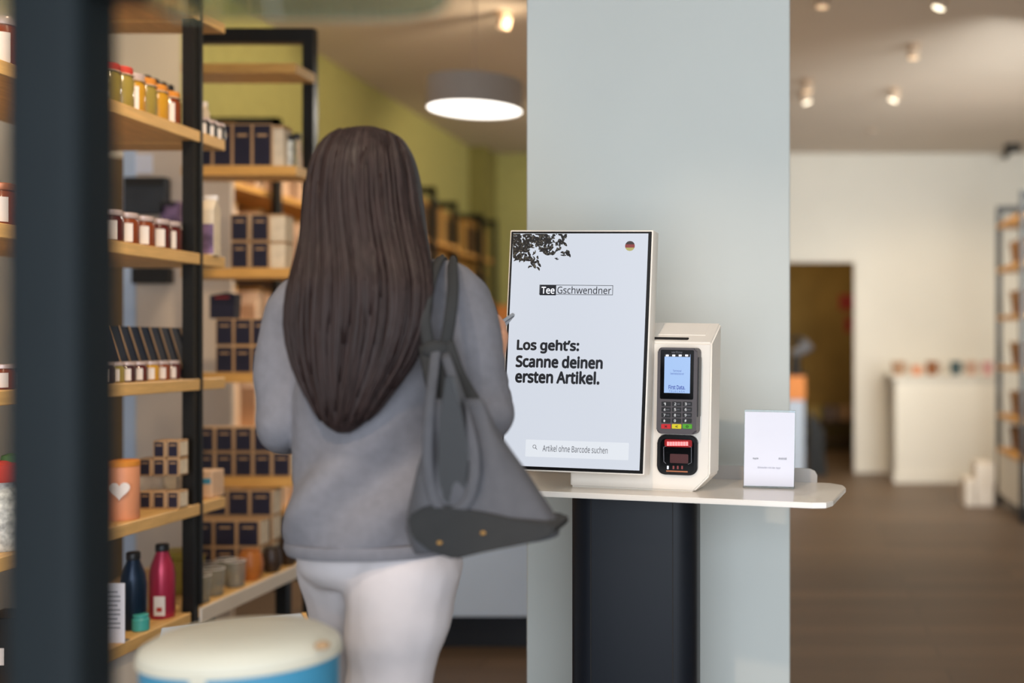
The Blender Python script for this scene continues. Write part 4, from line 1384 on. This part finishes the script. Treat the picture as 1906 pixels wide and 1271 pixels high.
obj('lens_body', bm, M_BLACK, t, True)

# ------------------------------------------------------------------ the woman
woman = thing('person', 'person seen from behind in a grey sweater and white trousers, shoulder bag, holding a phone', 'person', (-0.77, 2.05, 0.0))
WB = Matrix.Translation((-0.77, 2.05, 0.0)).inverted()


def L3(px, py, d):
    return WB @ P(px, py, d)


def ring_loft(bm, rows, seg=40, p=2.0):
    """rows: (centre Vector, half width x, half depth y)"""
    rings = []
    for c, rx, ry in rows:
        rg = []
        for k in range(seg):
            a = 2 * math.pi * k / seg
            ca, sa = math.cos(a), math.sin(a)
            e = 2.0 / p
            rg.append(bm.verts.new((c.x + rx * math.copysign(abs(ca) ** e, ca), c.y + ry * math.copysign(abs(sa) ** e, sa), c.z)))
        rings.append(rg)
    for a, b in zip(rings, rings[1:]):
        for k in range(seg):
            bm.faces.new([a[k], a[(k + 1) % seg], b[(k + 1) % seg], b[k]])
    bm.faces.new(rings[0][::-1])
    bm.faces.new(rings[-1])


def rows_px(lst, extra=0.0):
    out = []
    for py, xl, xr, d, ry in lst:
        a, b = L3(xl, py, d), L3(xr, py, d)
        a.z = b.z = L3(xl, py, d - ry * 0.9).z
        out.append(((a + b) / 2, (b.x - a.x) / 2 + extra, ry + extra))
    return out


def fuse(o, voxel, smooth_it=4, fn=None):
    """voxel remesh of overlapping closed pieces into one continuous skin, then displace"""
    md = o.modifiers.new('r', 'REMESH')
    md.mode = 'VOXEL'
    md.voxel_size = voxel
    md2 = o.modifiers.new('s', 'SMOOTH')
    md2.iterations = smooth_it
    md2.factor = 0.6
    dg = bpy.context.evaluated_depsgraph_get()
    me = bpy.data.meshes.new_from_object(o.evaluated_get(dg))
    o.modifiers.clear()
    mats = [m for m in o.data.materials]
    old = o.data
    me.name = old.name
    o.data = me
    bpy.data.meshes.remove(old)
    me.materials.clear()
    for m in mats:
        me.materials.append(m)
    for p in me.polygons:
        p.use_smooth = True
    if fn:
        co = [v.co.copy() for v in me.vertices]
        nr = [v.normal.copy() for v in me.vertices]
        for i, v in enumerate(me.vertices):
            v.co = co[i] + nr[i] * fn(co[i], nr[i])
    return o


SHL, ELL, WRL = L3(556, 590, 2.06), L3(521, 778, 2.03), L3(590, 800, 2.24)
SHR, ELR, WRR = L3(852, 566, 2.05), L3(902, 765, 2.00), L3(912, 700, 2.17)
HANDL, HANDR = L3(625, 790, 2.32), L3(914, 655, 2.225)
HIP = L3(700, 1010, 2.05)
KNR, ANR = L3(724, 1345, 1.99), Vector(L3(735, 1345, 1.90))
KNL, ANL = L3(702, 1325, 2.22), None
ANR = Vector((KNR.x + 0.01, KNR.y - 0.10, 0.09))
ANL = Vector((KNL.x - 0.0, KNL.y + 0.05, 0.09))
HEADC = L3(684, 335, 2.02)

bm = bmesh.new()
# head, face, ears, neck
ball(bm, HEADC + Vector((0, 0, -0.014)), 0.078, (0.93, 1.15, 1.20), 24, 18)
ball(bm, HEADC + Vector((0, 0.045, -0.055)), 0.050, (0.95, 0.9, 1.0), 16, 12)
ball(bm, HEADC + Vector((0, 0.098, -0.022)), 0.012, (0.9, 1.4, 1.8))
ball(bm, HEADC + Vector((0, 0.088, -0.058)), 0.014, (1.6, 0.5, 0.5))
for s in (-1, 1):
    ball(bm, HEADC + Vector((s * 0.028, 0.083, 0.004)), 0.011, (1.2, 0.7, 0.8))
    ball(bm, HEADC + Vector((s * 0.073, 0.01, -0.012)), 0.020, (0.4, 0.8, 1.4))
NECK = Vector(((SHL.x + SHR.x) / 2 - 0.01, HEADC.y - 0.0, SHR.z + 0.02))
limb(bm, [HEADC + Vector((0, -0.01, -0.06)), HEADC + Vector((0.01, -0.005, -0.13)), NECK], [0.05, 0.048, 0.056])
ring_loft(bm, rows_px([(575, 600, 815, 2.05, 0.07), (640, 580, 820, 2.05, 0.095), (760, 600, 805, 2.05, 0.09), (850, 600, 800, 2.05, 0.085), (940, 575, 825, 2.05, 0.10), (1010, 568, 840, 2.05, 0.11), (1060, 580, 835, 2.05, 0.10)]))
limb(bm, [SHL + Vector((0.09, 0, 0.03)), SHL, ELL], [0.05, 0.048, 0.036])
limb(bm, [SHR + Vector((-0.09, 0, 0.03)), SHR, ELR], [0.05, 0.048, 0.036])
limb(bm, [ELL, WRL], [0.036, 0.024])
limb(bm, [ELR, WRR, ], [0.036, 0.025])
limb(bm, [L3(645, 1050, 2.07), KNL, (KNL + ANL) / 2 + Vector((0, -0.01, 0.05)), ANL], [0.072, 0.042, 0.038, 0.032])
limb(bm, [L3(760, 1050, 2.04), KNR, (KNR + ANR) / 2 + Vector((0, -0.01, 0.05)), ANR], [0.075, 0.042, 0.038, 0.032])
for A in (ANL, ANR):
    limb(bm, [A, A + Vector((0, 0.03, -0.045)), A + Vector((0, 0.14, -0.062))], [0.034, 0.035, 0.022])


def hand(bm, wrist, palm, side, up, curl):
    """palm with four unequal fingers and a thumb; side = direction across the knuckles, up = finger direction"""
    side, up = side.normalized(), up.normalized()
    nrm = side.cross(up).normalized()
    limb(bm, [wrist, wrist.lerp(palm, 0.5), palm], [0.024, 0.026, 0.026])
    for s in (-0.028, -0.010, 0.010, 0.028):
        limb(bm, [wrist.lerp(palm, 0.6) + side * s * 0.6, palm + up * 0.035 + side * s], [0.015, 0.0115], 10)
    for i, (s, ln) in enumerate(((-0.030, 0.058), (-0.010, 0.072), (0.011, 0.078), (0.031, 0.068))):
        b0 = palm + up * 0.035 + side * s
        b1 = b0 + (up * 0.9 + nrm * 0.35 * curl) * ln * 0.42
        b2 = b1 + (up * 0.55 + nrm * 0.85 * curl).normalized() * ln * 0.34
        b3 = b2 + (up * 0.1 + nrm * 1.0 * curl).normalized() * ln * 0.26
        limb(bm, [b0, b1, b2, b3], [0.0095, 0.009, 0.0082, 0.007], 10)
    tside = -1 if curl > 0 else 1
    t0 = wrist.lerp(palm, 0.55) + side * 0.026 * (1)
    t1 = t0 + (side * 0.8 + up * 0.6).normalized() * 0.032
    t2 = t1 + (up * 0.9 + side * 0.15 + nrm * 0.4 * curl).normalized() * 0.030
    t3 = t2 + (up * 0.9 - side * 0.1 + nrm * 0.6 * curl).normalized() * 0.022
    limb(bm, [t0, t1, t2, t3], [0.014, 0.0115, 0.010, 0.008], 10)


hand(bm, WRR, HANDR, Vector((-0.8, 0.5, 0.1)), Vector((0.05, 0.30, 0.9)), -1)
hand(bm, WRL, HANDL, Vector((0.3, 0.2, 0.9)), Vector((0.9, 0.4, 0.1)), 1)
body_o = obj('body', bm, M_SKIN, woman)
fuse(body_o, 0.006, 2)

# sweater
bm = bmesh.new()
ring_loft(bm, rows_px([(498, 655, 800, 2.05, 0.045), (515, 620, 838, 2.05, 0.065), (540, 575, 862, 2.05, 0.085), (590, 552, 868, 2.05, 0.108), (640, 556, 858, 2.05, 0.118), (720, 566, 845, 2.05, 0.118),
                       (800, 568, 838, 2.05, 0.118), (860, 556, 845, 2.05, 0.120), (900, 546, 852, 2.05, 0.128), (950, 548, 858, 2.05, 0.135), (1000, 551, 862, 2.05, 0.137), (1030, 556, 862, 2.05, 0.135), (1040, 566, 856, 2.05, 0.128)]), 48, 2.3)
limb(bm, smooth_path([SHL + Vector((0.05, 0, 0.01)), SHL, SHL.lerp(ELL, 0.5) + Vector((-0.008, 0, 0)), ELL], 4), [0.064] * 4 + [0.062, 0.060, 0.058, 0.056] + [0.055, 0.054, 0.053, 0.052] + [0.051])
limb(bm, smooth_path([ELL, ELL.lerp(WRL, 0.5) + Vector((0, 0, -0.008)), WRL.lerp(ELL, 0.1)], 4), [0.051, 0.050, 0.048, 0.046, 0.044, 0.042, 0.040, 0.038, 0.036])
limb(bm, smooth_path([SHR + Vector((-0.05, 0, 0.015)), SHR, SHR.lerp(ELR, 0.5) + Vector((0.004, 0, 0)), ELR], 4), [0.064] * 4 + [0.064, 0.062, 0.060, 0.058] + [0.056, 0.055, 0.053, 0.052] + [0.052])
limb(bm, smooth_path([ELR, ELR.lerp(WRR, 0.5) + Vector((0.0, 0, -0.01)), WRR.lerp(ELR, 0.12)], 4), [0.052, 0.051, 0.049, 0.047, 0.045, 0.042, 0.040, 0.038, 0.036])
tube(bm, [L3(690, 505, 2.04), L3(695, 470, 2.04)], [0.066, 0.058], 20)
sweater = obj('sweater', bm, M_SWEAT, woman)


def folds(co, n):
    # long soft folds pulled from the right shoulder and hip down to the left
    u = co.x * 0.60 - co.z * 0.80
    f = noise.noise(Vector((co.x * 1.8 + 3, co.y * 2.0, co.z * 2.0))) * 0.3
    w = math.sin((u * 44) + f * 16 + 1.0)
    zone = max(0.0, 1 - abs(co.z - 1.02) / 0.20)
    zone2 = 0.35
    back = 1.0 if n.y < 0 else 0.5
    return back * ((0.013 * zone + 0.004 * zone2) * w + 0.010 * noise.noise(Vector((co.x * 7, co.y * 7, co.z * 9)))) + 0.0025 * noise.noise(co * 22.0)


fuse(sweater, 0.0075, 5, folds)
# hem band
bm = bmesh.new()
rws = rows_px([(1018, 553, 862, 2.05, 0.137), (1042, 556, 860, 2.05, 0.135)], 0.006)
c0, rx0, ry0 = rws[0]
c1, rx1, ry1 = rws[1]
ring_loft(bm, [(c0, rx0, ry0), ((c0 + c1) / 2, rx0 + 0.002, ry0 + 0.002), (c1, rx1, ry1), (c1 + Vector((0, 0, 0.001)), rx1 - 0.01, ry1 - 0.01), (c0, rx0 - 0.012, ry0 - 0.012)], 48, 2.3)
hem = obj('sweater_hem', bm, M_SWEAT, woman, True)

# trousers
bm = bmesh.new()
ring_loft(bm, rows_px([(985, 566, 846, 2.05, 0.105), (1030, 558, 852, 2.05, 0.112), (1075, 564, 848, 2.05, 0.108), (1100, 590, 830, 2.05, 0.09)]), 40, 2.2)
limb(bm, smooth_path([L3(642, 1055, 2.08), L3(672, 1160, 2.13), KNL + Vector((-0.005, 0, 0.03)), KNL.lerp(ANL, 0.5), ANL + Vector((0, 0, 0.02))], 4), [0.088, 0.088, 0.086, 0.084, 0.080, 0.076, 0.072, 0.068, 0.065, 0.062, 0.06, 0.058, 0.056, 0.053, 0.051, 0.048, 0.046])
limb(bm, smooth_path([L3(756, 1060, 2.02), L3(742, 1140, 2.00), KNR + Vector((0, 0, 0.03)), KNR.lerp(ANR, 0.5), ANR + Vector((0, 0, 0.02))], 4), [0.100, 0.100, 0.099, 0.097, 0.093, 0.088, 0.082, 0.077, 0.073, 0.069, 0.066, 0.063, 0.060, 0.056, 0.053, 0.050, 0.047])
trs = obj('trousers', bm, M_PANTS, woman)


def tfold(co, n):
    return 0.0035 * math.sin(co.z * 46 + noise.noise(co * 5) * 4) * max(0, 1 - abs(co.z - 0.72) / 0.16) + 0.003 * noise.noise(co * 10)


fuse(trs, 0.008, 5, tfold)
for A in (ANL, ANR):
    bm = bmesh.new()
    limb(bm, [A + Vector((0, -0.02, -0.035)), A + Vector((0, 0.05, -0.045)), A + Vector((0, 0.15, -0.056))], [0.046, 0.045, 0.034])
    sh_ = obj('shoe', bm, M_SHOE, woman)
    fuse(sh_, 0.008, 3)

# hair: long, straight, with vertical locks; narrows to a point
HR = [(234, 670, 700, 2.02, 0.012), (236, 650, 720, 2.02, 0.04), (241, 628, 742, 2.02, 0.068), (258, 610, 757, 2.02, 0.083), (282, 597, 768, 2.02, 0.099), (320, 588, 777, 2.02, 0.108), (370, 581, 783, 2.015, 0.108), (420, 574, 790, 2.0, 0.098),
      (470, 562, 799, 1.975, 0.080), (520, 546, 805, 1.94, 0.058), (570, 537, 803, 1.925, 0.046), (620, 536, 794, 1.918, 0.042), (680, 548, 768, 1.915, 0.038), (725, 566, 735, 1.913, 0.034), (765, 585, 705, 1.912, 0.028), (792, 606, 674, 1.912, 0.02), (806, 628, 652, 1.912, 0.008)]
rows = rows_px(HR)


def interp_rows(rows, n):
    out = []
    pts = [Vector((r[0].x, r[0].y, r[0].z)) for r in rows]
    rr = [Vector((r[1], r[2], 0)) for r in rows]
    a, b = smooth_path(pts, n), smooth_path(rr, n)
    return [(p, max(q.x, 0.003), max(q.y, 0.003)) for p, q in zip(a, b)]


bm = bmesh.new()
seg = 160
rings = []
for c, rx, ry in interp_rows(rows, 5):
    rg = []
    tfac = min(1.0, max(0.0, (1.62 - c.z) / 0.35))
    for k in range(seg):
        a = 2 * math.pi * k / seg
        lock = noise.noise(Vector((math.cos(a) * 4.5, math.sin(a) * 4.5, c.z * 0.9))) * 0.08 + noise.noise(Vector((math.cos(a) * 14, math.sin(a) * 14, c.z * 1.6))) * 0.05
        part = -0.10 * math.exp(-((a - 4.60 - 0.15 * (1.65 - c.z)) / 0.10) ** 2)
        f = 1 + (lock + part * 0.6) * tfac
        rg.append(bm.verts.new((c.x + rx * math.cos(a) * (1 + lock * 0.30 * tfac), c.y + ry * math.sin(a) * f, c.z)))
    rings.append(rg)
for a, b in zip(rings, rings[1:]):
    for k in range(seg):
        bm.faces.new([a[k], a[(k + 1) % seg], b[(k + 1) % seg], b[k]])
bm.faces.new(rings[0][::-1])
bm.faces.new(rings[-1])
# the face opening: drop the front of the hair at face height
fy = HEADC.y + 0.045
dele = [f for f in bm.faces if f.calc_center_median().y > fy and HEADC.z - 0.13 < f.calc_center_median().z < HEADC.z + 0.055]
bmesh.ops.delete(bm, geom=dele, context='FACES')
hair = obj('hair', bm, M_HAIR, woman, True, False)
bm = bmesh.new()
rh = random.Random(11)
IR = interp_rows(rows, 3)
for s in range(120):
    a = rh.uniform(math.pi * 1.02, math.pi * 1.98)
    j0 = rh.randint(4, 18)
    j1 = rh.randint(30, len(IR) - 3)
    pts = []
    ph = rh.uniform(0, 6)
    for j in range(j0, j1, 2):
        c, rx, ry = IR[j]
        tfac = min(1.0, max(0.0, (1.62 - c.z) / 0.35))
        lock = noise.noise(Vector((math.cos(a) * 4.5, math.sin(a) * 4.5, c.z * 0.9))) * 0.08 + noise.noise(Vector((math.cos(a) * 14, math.sin(a) * 14, c.z * 1.6))) * 0.05
        wob = 0.003 * math.sin(ph + c.z * 9)
        pts.append(Vector((c.x + rx * math.cos(a) * 1.0 + wob, c.y + ry * math.sin(a) * (1 + lock * tfac), c.z)))
    if len(pts) > 3:
        n = len(pts)
        tube(bm, pts, [0.0015 + 0.0035 * math.sin(math.pi * min(1, (i + 0.5) / n)) for i in range(n)], 6)
lk = obj('hair_locks', bm, M_HAIR, hair, True, False)
lk['kind'] = 'stuff'

# phone in the right hand
ph = thing('mobile_phone', 'grey mobile phone held up in the right hand beside the screen', 'phone', P(899, 632, 2.245))
ax_y = Vector((0.18, 0.93, 0.30)).normalized()
ax_x = ax_y.cross(Vector((-0.72, 0.0, 0.7))).normalized()
ax_z = ax_x.cross(ax_y)
ph.matrix_world = Matrix.Translation(P(899, 632, 2.245)) @ Matrix((ax_x, ax_z * -1, ax_y)).transposed().to_4x4()
obj('casing', box_bm((-0.036, -0.004, -0.035), (0.036, 0.004, 0.105), 0.003, 2), M_PHONE, ph, True)
obj('display', box_bm((-0.033, 0.0041, -0.03), (0.033, 0.0048, 0.10)), M_BEZEL, ph)

# ------------------------------------------------------------------ the shoulder bag
bag = thing('shoulder_bag', 'large dark grey felt shoulder bag hanging at the right hip', 'bag', P(880, 900, 1.80))
GB = Matrix.Translation(bag.location).inverted()
G3 = lambda px, py, d: GB @ P(px, py, d)


def g_rows(lst):
    out = []
    for py, xl, xr, d, ry in lst:
        a, b = G3(xl, py, d), G3(xr, py, d)
        out.append(((a + b) / 2, (b.x - a.x) / 2, ry))
    return out


BD = 1.822
bm = bmesh.new()
br_rows = g_rows([(742, 815, 900, BD, 0.012), (790, 802, 922, BD, 0.030), (850, 786, 958, BD, 0.042), (900, 774, 992, BD, 0.050), (950, 762, 1026, BD, 0.056), (978, 758, 1042, BD, 0.057), (996, 764, 1040, BD, 0.052)])
seg = 72
rings = []
for i, (c, rx, ry) in enumerate(br_rows):
    rg = []
    for k in range(seg):
        a = 2 * math.pi * k / seg
        ca, sa = math.cos(a), math.sin(a)
        x = c.x + rx * math.copysign(abs(ca) ** 0.8, ca)
        y = c.y + ry * math.copysign(abs(sa) ** 0.7, sa)
        # the sagging bottom edge: lower on the left than at the right tip
        z = c.z
        if i >= 5:
            z += -0.014 * (1.0 - ca) * (1 if i == 6 else 0.5) * (1 if ca > -0.8 else (1 + ca) / 0.2)
        rg.append(bm.verts.new((x, y, z)))
    rings.append(rg)
for a, b in zip(rings, rings[1:]):
    for k in range(seg):
        bm.faces.new([a[k], a[(k + 1) % seg], b[(k + 1) % seg], b[k]])
bm.faces.new(rings[0][::-1])
bm.faces.new(rings[-1])
bmesh.ops.subdivide_edges(bm, edges=bm.edges[:], cuts=2, use_grid_fill=True)
bagb = obj('bag_body', bm, M_BAG, bag, True, False)
for v in bagb.data.vertices:
    n = noise.noise(v.co * 11)
    w = math.sin((v.co.x * 0.9 + v.co.z * 0.35) * 70 + noise.noise(v.co * 5) * 5)
    top = max(0.0, min(1.0, (v.co.z + 0.02) / 0.12))
    v.co.y += 0.010 * n + 0.006 * w * (0.3 + top)
# dark leather bottom
bm = bmesh.new()
polyb = [G3(x, y, BD - 0.062) for x, y in ((757, 962), (765, 1000), (800, 1028), (845, 1042), (900, 1028), (980, 1012), (1022, 1002), (1036, 986), (1022, 976), (950, 966), (880, 950), (830, 940), (790, 942))]
fv = [bm.verts.new((p.x, p.y - 0.0, p.z)) for p in polyb]
bv = [bm.verts.new((p.x, p.y + 0.118, p.z + 0.0)) for p in polyb]
bm.faces.new(fv)
bm.faces.new(bv[::-1])
n = len(fv)
for i in range(n):
    bm.faces.new([fv[i], bv[i], bv[(i + 1) % n], fv[(i + 1) % n]])
bmesh.ops.bevel(bm, geom=bm.edges[:], offset=0.004, segments=2, affect='EDGES')
obj('bag_base', bm, M_BAGD, bag, True)
# dark open mouth between the two hanging folds
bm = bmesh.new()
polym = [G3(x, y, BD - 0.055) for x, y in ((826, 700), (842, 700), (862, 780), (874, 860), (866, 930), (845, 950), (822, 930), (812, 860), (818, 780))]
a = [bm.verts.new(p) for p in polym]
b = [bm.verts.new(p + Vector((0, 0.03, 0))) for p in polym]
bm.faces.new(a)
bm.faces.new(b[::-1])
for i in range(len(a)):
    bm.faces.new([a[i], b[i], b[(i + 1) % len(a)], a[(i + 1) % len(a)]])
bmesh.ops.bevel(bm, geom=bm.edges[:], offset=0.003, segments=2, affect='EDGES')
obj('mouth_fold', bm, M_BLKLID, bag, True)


def strap(pts, wv, m, name='strap', th=0.006):
    """flat band: elliptical tube"""
    path = smooth_path(pts, 6)
    bmx = bmesh.new()
    rings = []
    for i, p in enumerate(path):
        t = (path[min(i + 1, len(path) - 1)] - path[max(i - 1, 0)]).normalized()
        s = t.cross(Vector((0, 1, 0)))
        s = s.normalized() if s.length > 0.25 else Vector((1, 0, 0))
        u = s.cross(t).normalized()
        rings.append([bmx.verts.new(p + s * wv * math.cos(q * math.pi / 5) + u * th * math.sin(q * math.pi / 5)) for q in range(10)])
    for A, B in zip(rings, rings[1:]):
        for q in range(10):
            bmx.faces.new([A[q], A[(q + 1) % 10], B[(q + 1) % 10], B[q]])
    bmx.faces.new(rings[0][::-1])
    bmx.faces.new(rings[-1])
    return obj(name, bmx, m, bag, True, False)


strap([G3(800, 650, 1.905), G3(790, 590, 1.905), G3(800, 530, 1.935), G3(812, 494, 1.99), G3(822, 482, 2.05), G3(825, 497, 2.135), G3(826, 560, 2.20)], 0.011, M_BAGD)
strap([G3(828, 650, 1.900), G3(838, 590, 1.900), G3(843, 540, 1.93), G3(842, 500, 1.985), G3(842, 486, 2.05), G3(845, 500, 2.135), G3(846, 570, 2.20)], 0.011, M_BAGD)
strap([G3(800, 640, 1.900), G3(810, 700, 1.87), G3(822, 745, 1.84)], 0.020, M_BAGD)
strap([G3(828, 640, 1.895), G3(850, 700, 1.87), G3(885, 760, 1.835)], 0.016, M_BAGD)
strap([G3(812, 648, 1.888), G3(800, 760, 1.80), G3(796, 860, 1.775), G3(808, 930, 1.768), G3(835, 955, 1.765), G3(872, 930, 1.765), G3(884, 860, 1.77), G3(868, 780, 1.79), G3(828, 660, 1.88)], 0.009, M_BAG, 'hanging_loop', 0.004)
bm = bmesh.new()
ball(bm, G3(813, 652, 1.892), 0.022, (1.2, 0.7, 0.8))
obj('strap_knot', bm, M_BAGD, bag, True)
for px, py in ((818, 1010), (899, 992)):
    bm = bmesh.new()
    ball(bm, G3(px, py, BD - 0.064), 0.0045, (1, 0.5, 0.7))
    obj('rivet', bm, M_GOLDTIN, bag, True)

# ------------------------------------------------------------------ foreground
t = thing('cream_top_drum', 'round blue drum table with a cream lid low in front of the woman', 'table')
dd = 1.62
dc = P(450, 1186, dd)
t.location = (dc.x, dc.y, 0)
t.scale = (1, 0.88, 1)
Rd = 176 * dd / F
zt = dc.z - 0.012
bm = bmesh.new()
lathe(bm, [(Rd * 0.86, 0.0), (Rd * 0.88, 0.02), (Rd * 0.95, zt * 0.5), (Rd * 0.975, zt - 0.012)], 56)
obj('drum', bm, M_DRUMBLUE, t, True)
bm = bmesh.new()
lathe(bm, [(Rd * 0.985, zt - 0.011), (Rd, zt - 0.008), (Rd, zt - 0.003), (Rd * 0.97, zt + 0.006), (Rd * 0.80, zt + 0.020), (Rd * 0.4, zt + 0.026), (0.002, zt + 0.027)], 56)
obj('lid', bm, M_DRUMTOP, t, True)
bm = bmesh.new()
tube(bm, [(Rd * 0.985 * math.cos(a), Rd * 0.985 * math.sin(a), zt - 0.012) for a in [i * math.pi / 24 for i in range(49)]], 0.0035, 6)
obj('rim_ring', bm, M_DRUMTOP, t, True)
bm = bmesh.new()
kp_ = P(597, 1212, dd - 0.05)
ball(bm, Vector((kp_.x - dc.x, kp_.y - dc.y, zt + 0.012)), 0.011, (1, 1, 0.6))
obj('leather_stud', bm, M_KRAFT, t, True)
obj('seam_strip', box_bm((-0.012, -Rd * 0.975 - 0.002, zt - 0.09), (0.010, -Rd * 0.94, zt - 0.014)), M_DRUMTOP, t)

wbx = thing('white_display_box', 'white box with an oak edge on the floor behind the cream lid', 'box', (X_at(545, 3.0), 3.0, 0.0), math.radians(28))
hz = EYE - (1135 - 640) * 3.05 / F
obj('body', box_bm((-0.30, -0.26, 0), (0.02, 0.0, hz - 0.02), 0.003, 1), M_COUNTER, wbx)
obj('top', box_bm((-0.31, -0.27, hz - 0.0199), (0.022, 0.004, hz), 0.002, 1), M_COUNTER, wbx)
obj('edge_strip', box_bm((0.0225, -0.27, hz - 0.02), (0.034, 0.004, hz + 0.001)), M_WOOD, wbx)

# dark upright post and glass shelf close to the camera
pdp = 1.0
post = thing('dark_upright', 'thick blurred anthracite upright close in the foreground', 'post')
bm = bmesh.new()
px0, px1 = X_at(52, pdp), X_at(190, pdp)
prism(bm, rrect(px0, px1, pdp - 0.035, pdp + 0.03, 0.012, 5), 0.0, CEIL, 'z')
obj('shaft', bm, M_POST, post, True)
obj('foot', box_bm((px0 - 0.04, pdp - 0.08, 0), (px1 + 0.04, pdp + 0.07, 0.01)), M_POST, post)
gs = thing('glass_shelf', 'clear greenish glass shelf with rounded corner across the top edge', 'shelf')
gz = EYE + (640 - 38) * 1.12 / F
bm = bmesh.new()
gx1 = X_at(868, 1.1)
gx0 = px1 + 0.0
arc = [(gx1 - 0.09 + 0.09 * math.cos(a), 1.12 - 0.09 + 0.09 * math.sin(a)) for a in [i * math.pi / 16 for i in range(9)]]
prism(bm, [(px1 + 0.001, 0.90), (gx1, 0.90)] + arc + [(px1 + 0.001, 1.12)], gz, gz + 0.009, 'z')
# leave room for the post
obj('pane', bm, M_GLASS, gs)
obj('pane', box_bm((-1.0, 0.90, gz), (px0 - 0.001, 1.12, gz + 0.009), 0.001, 1), M_GLASS, gs)
obj('bracket', box_bm((px1 + 0.0005, 0.97, gz - 0.016), (px1 + 0.03, 1.02, gz - 0.0003)), M_BLACK, gs)
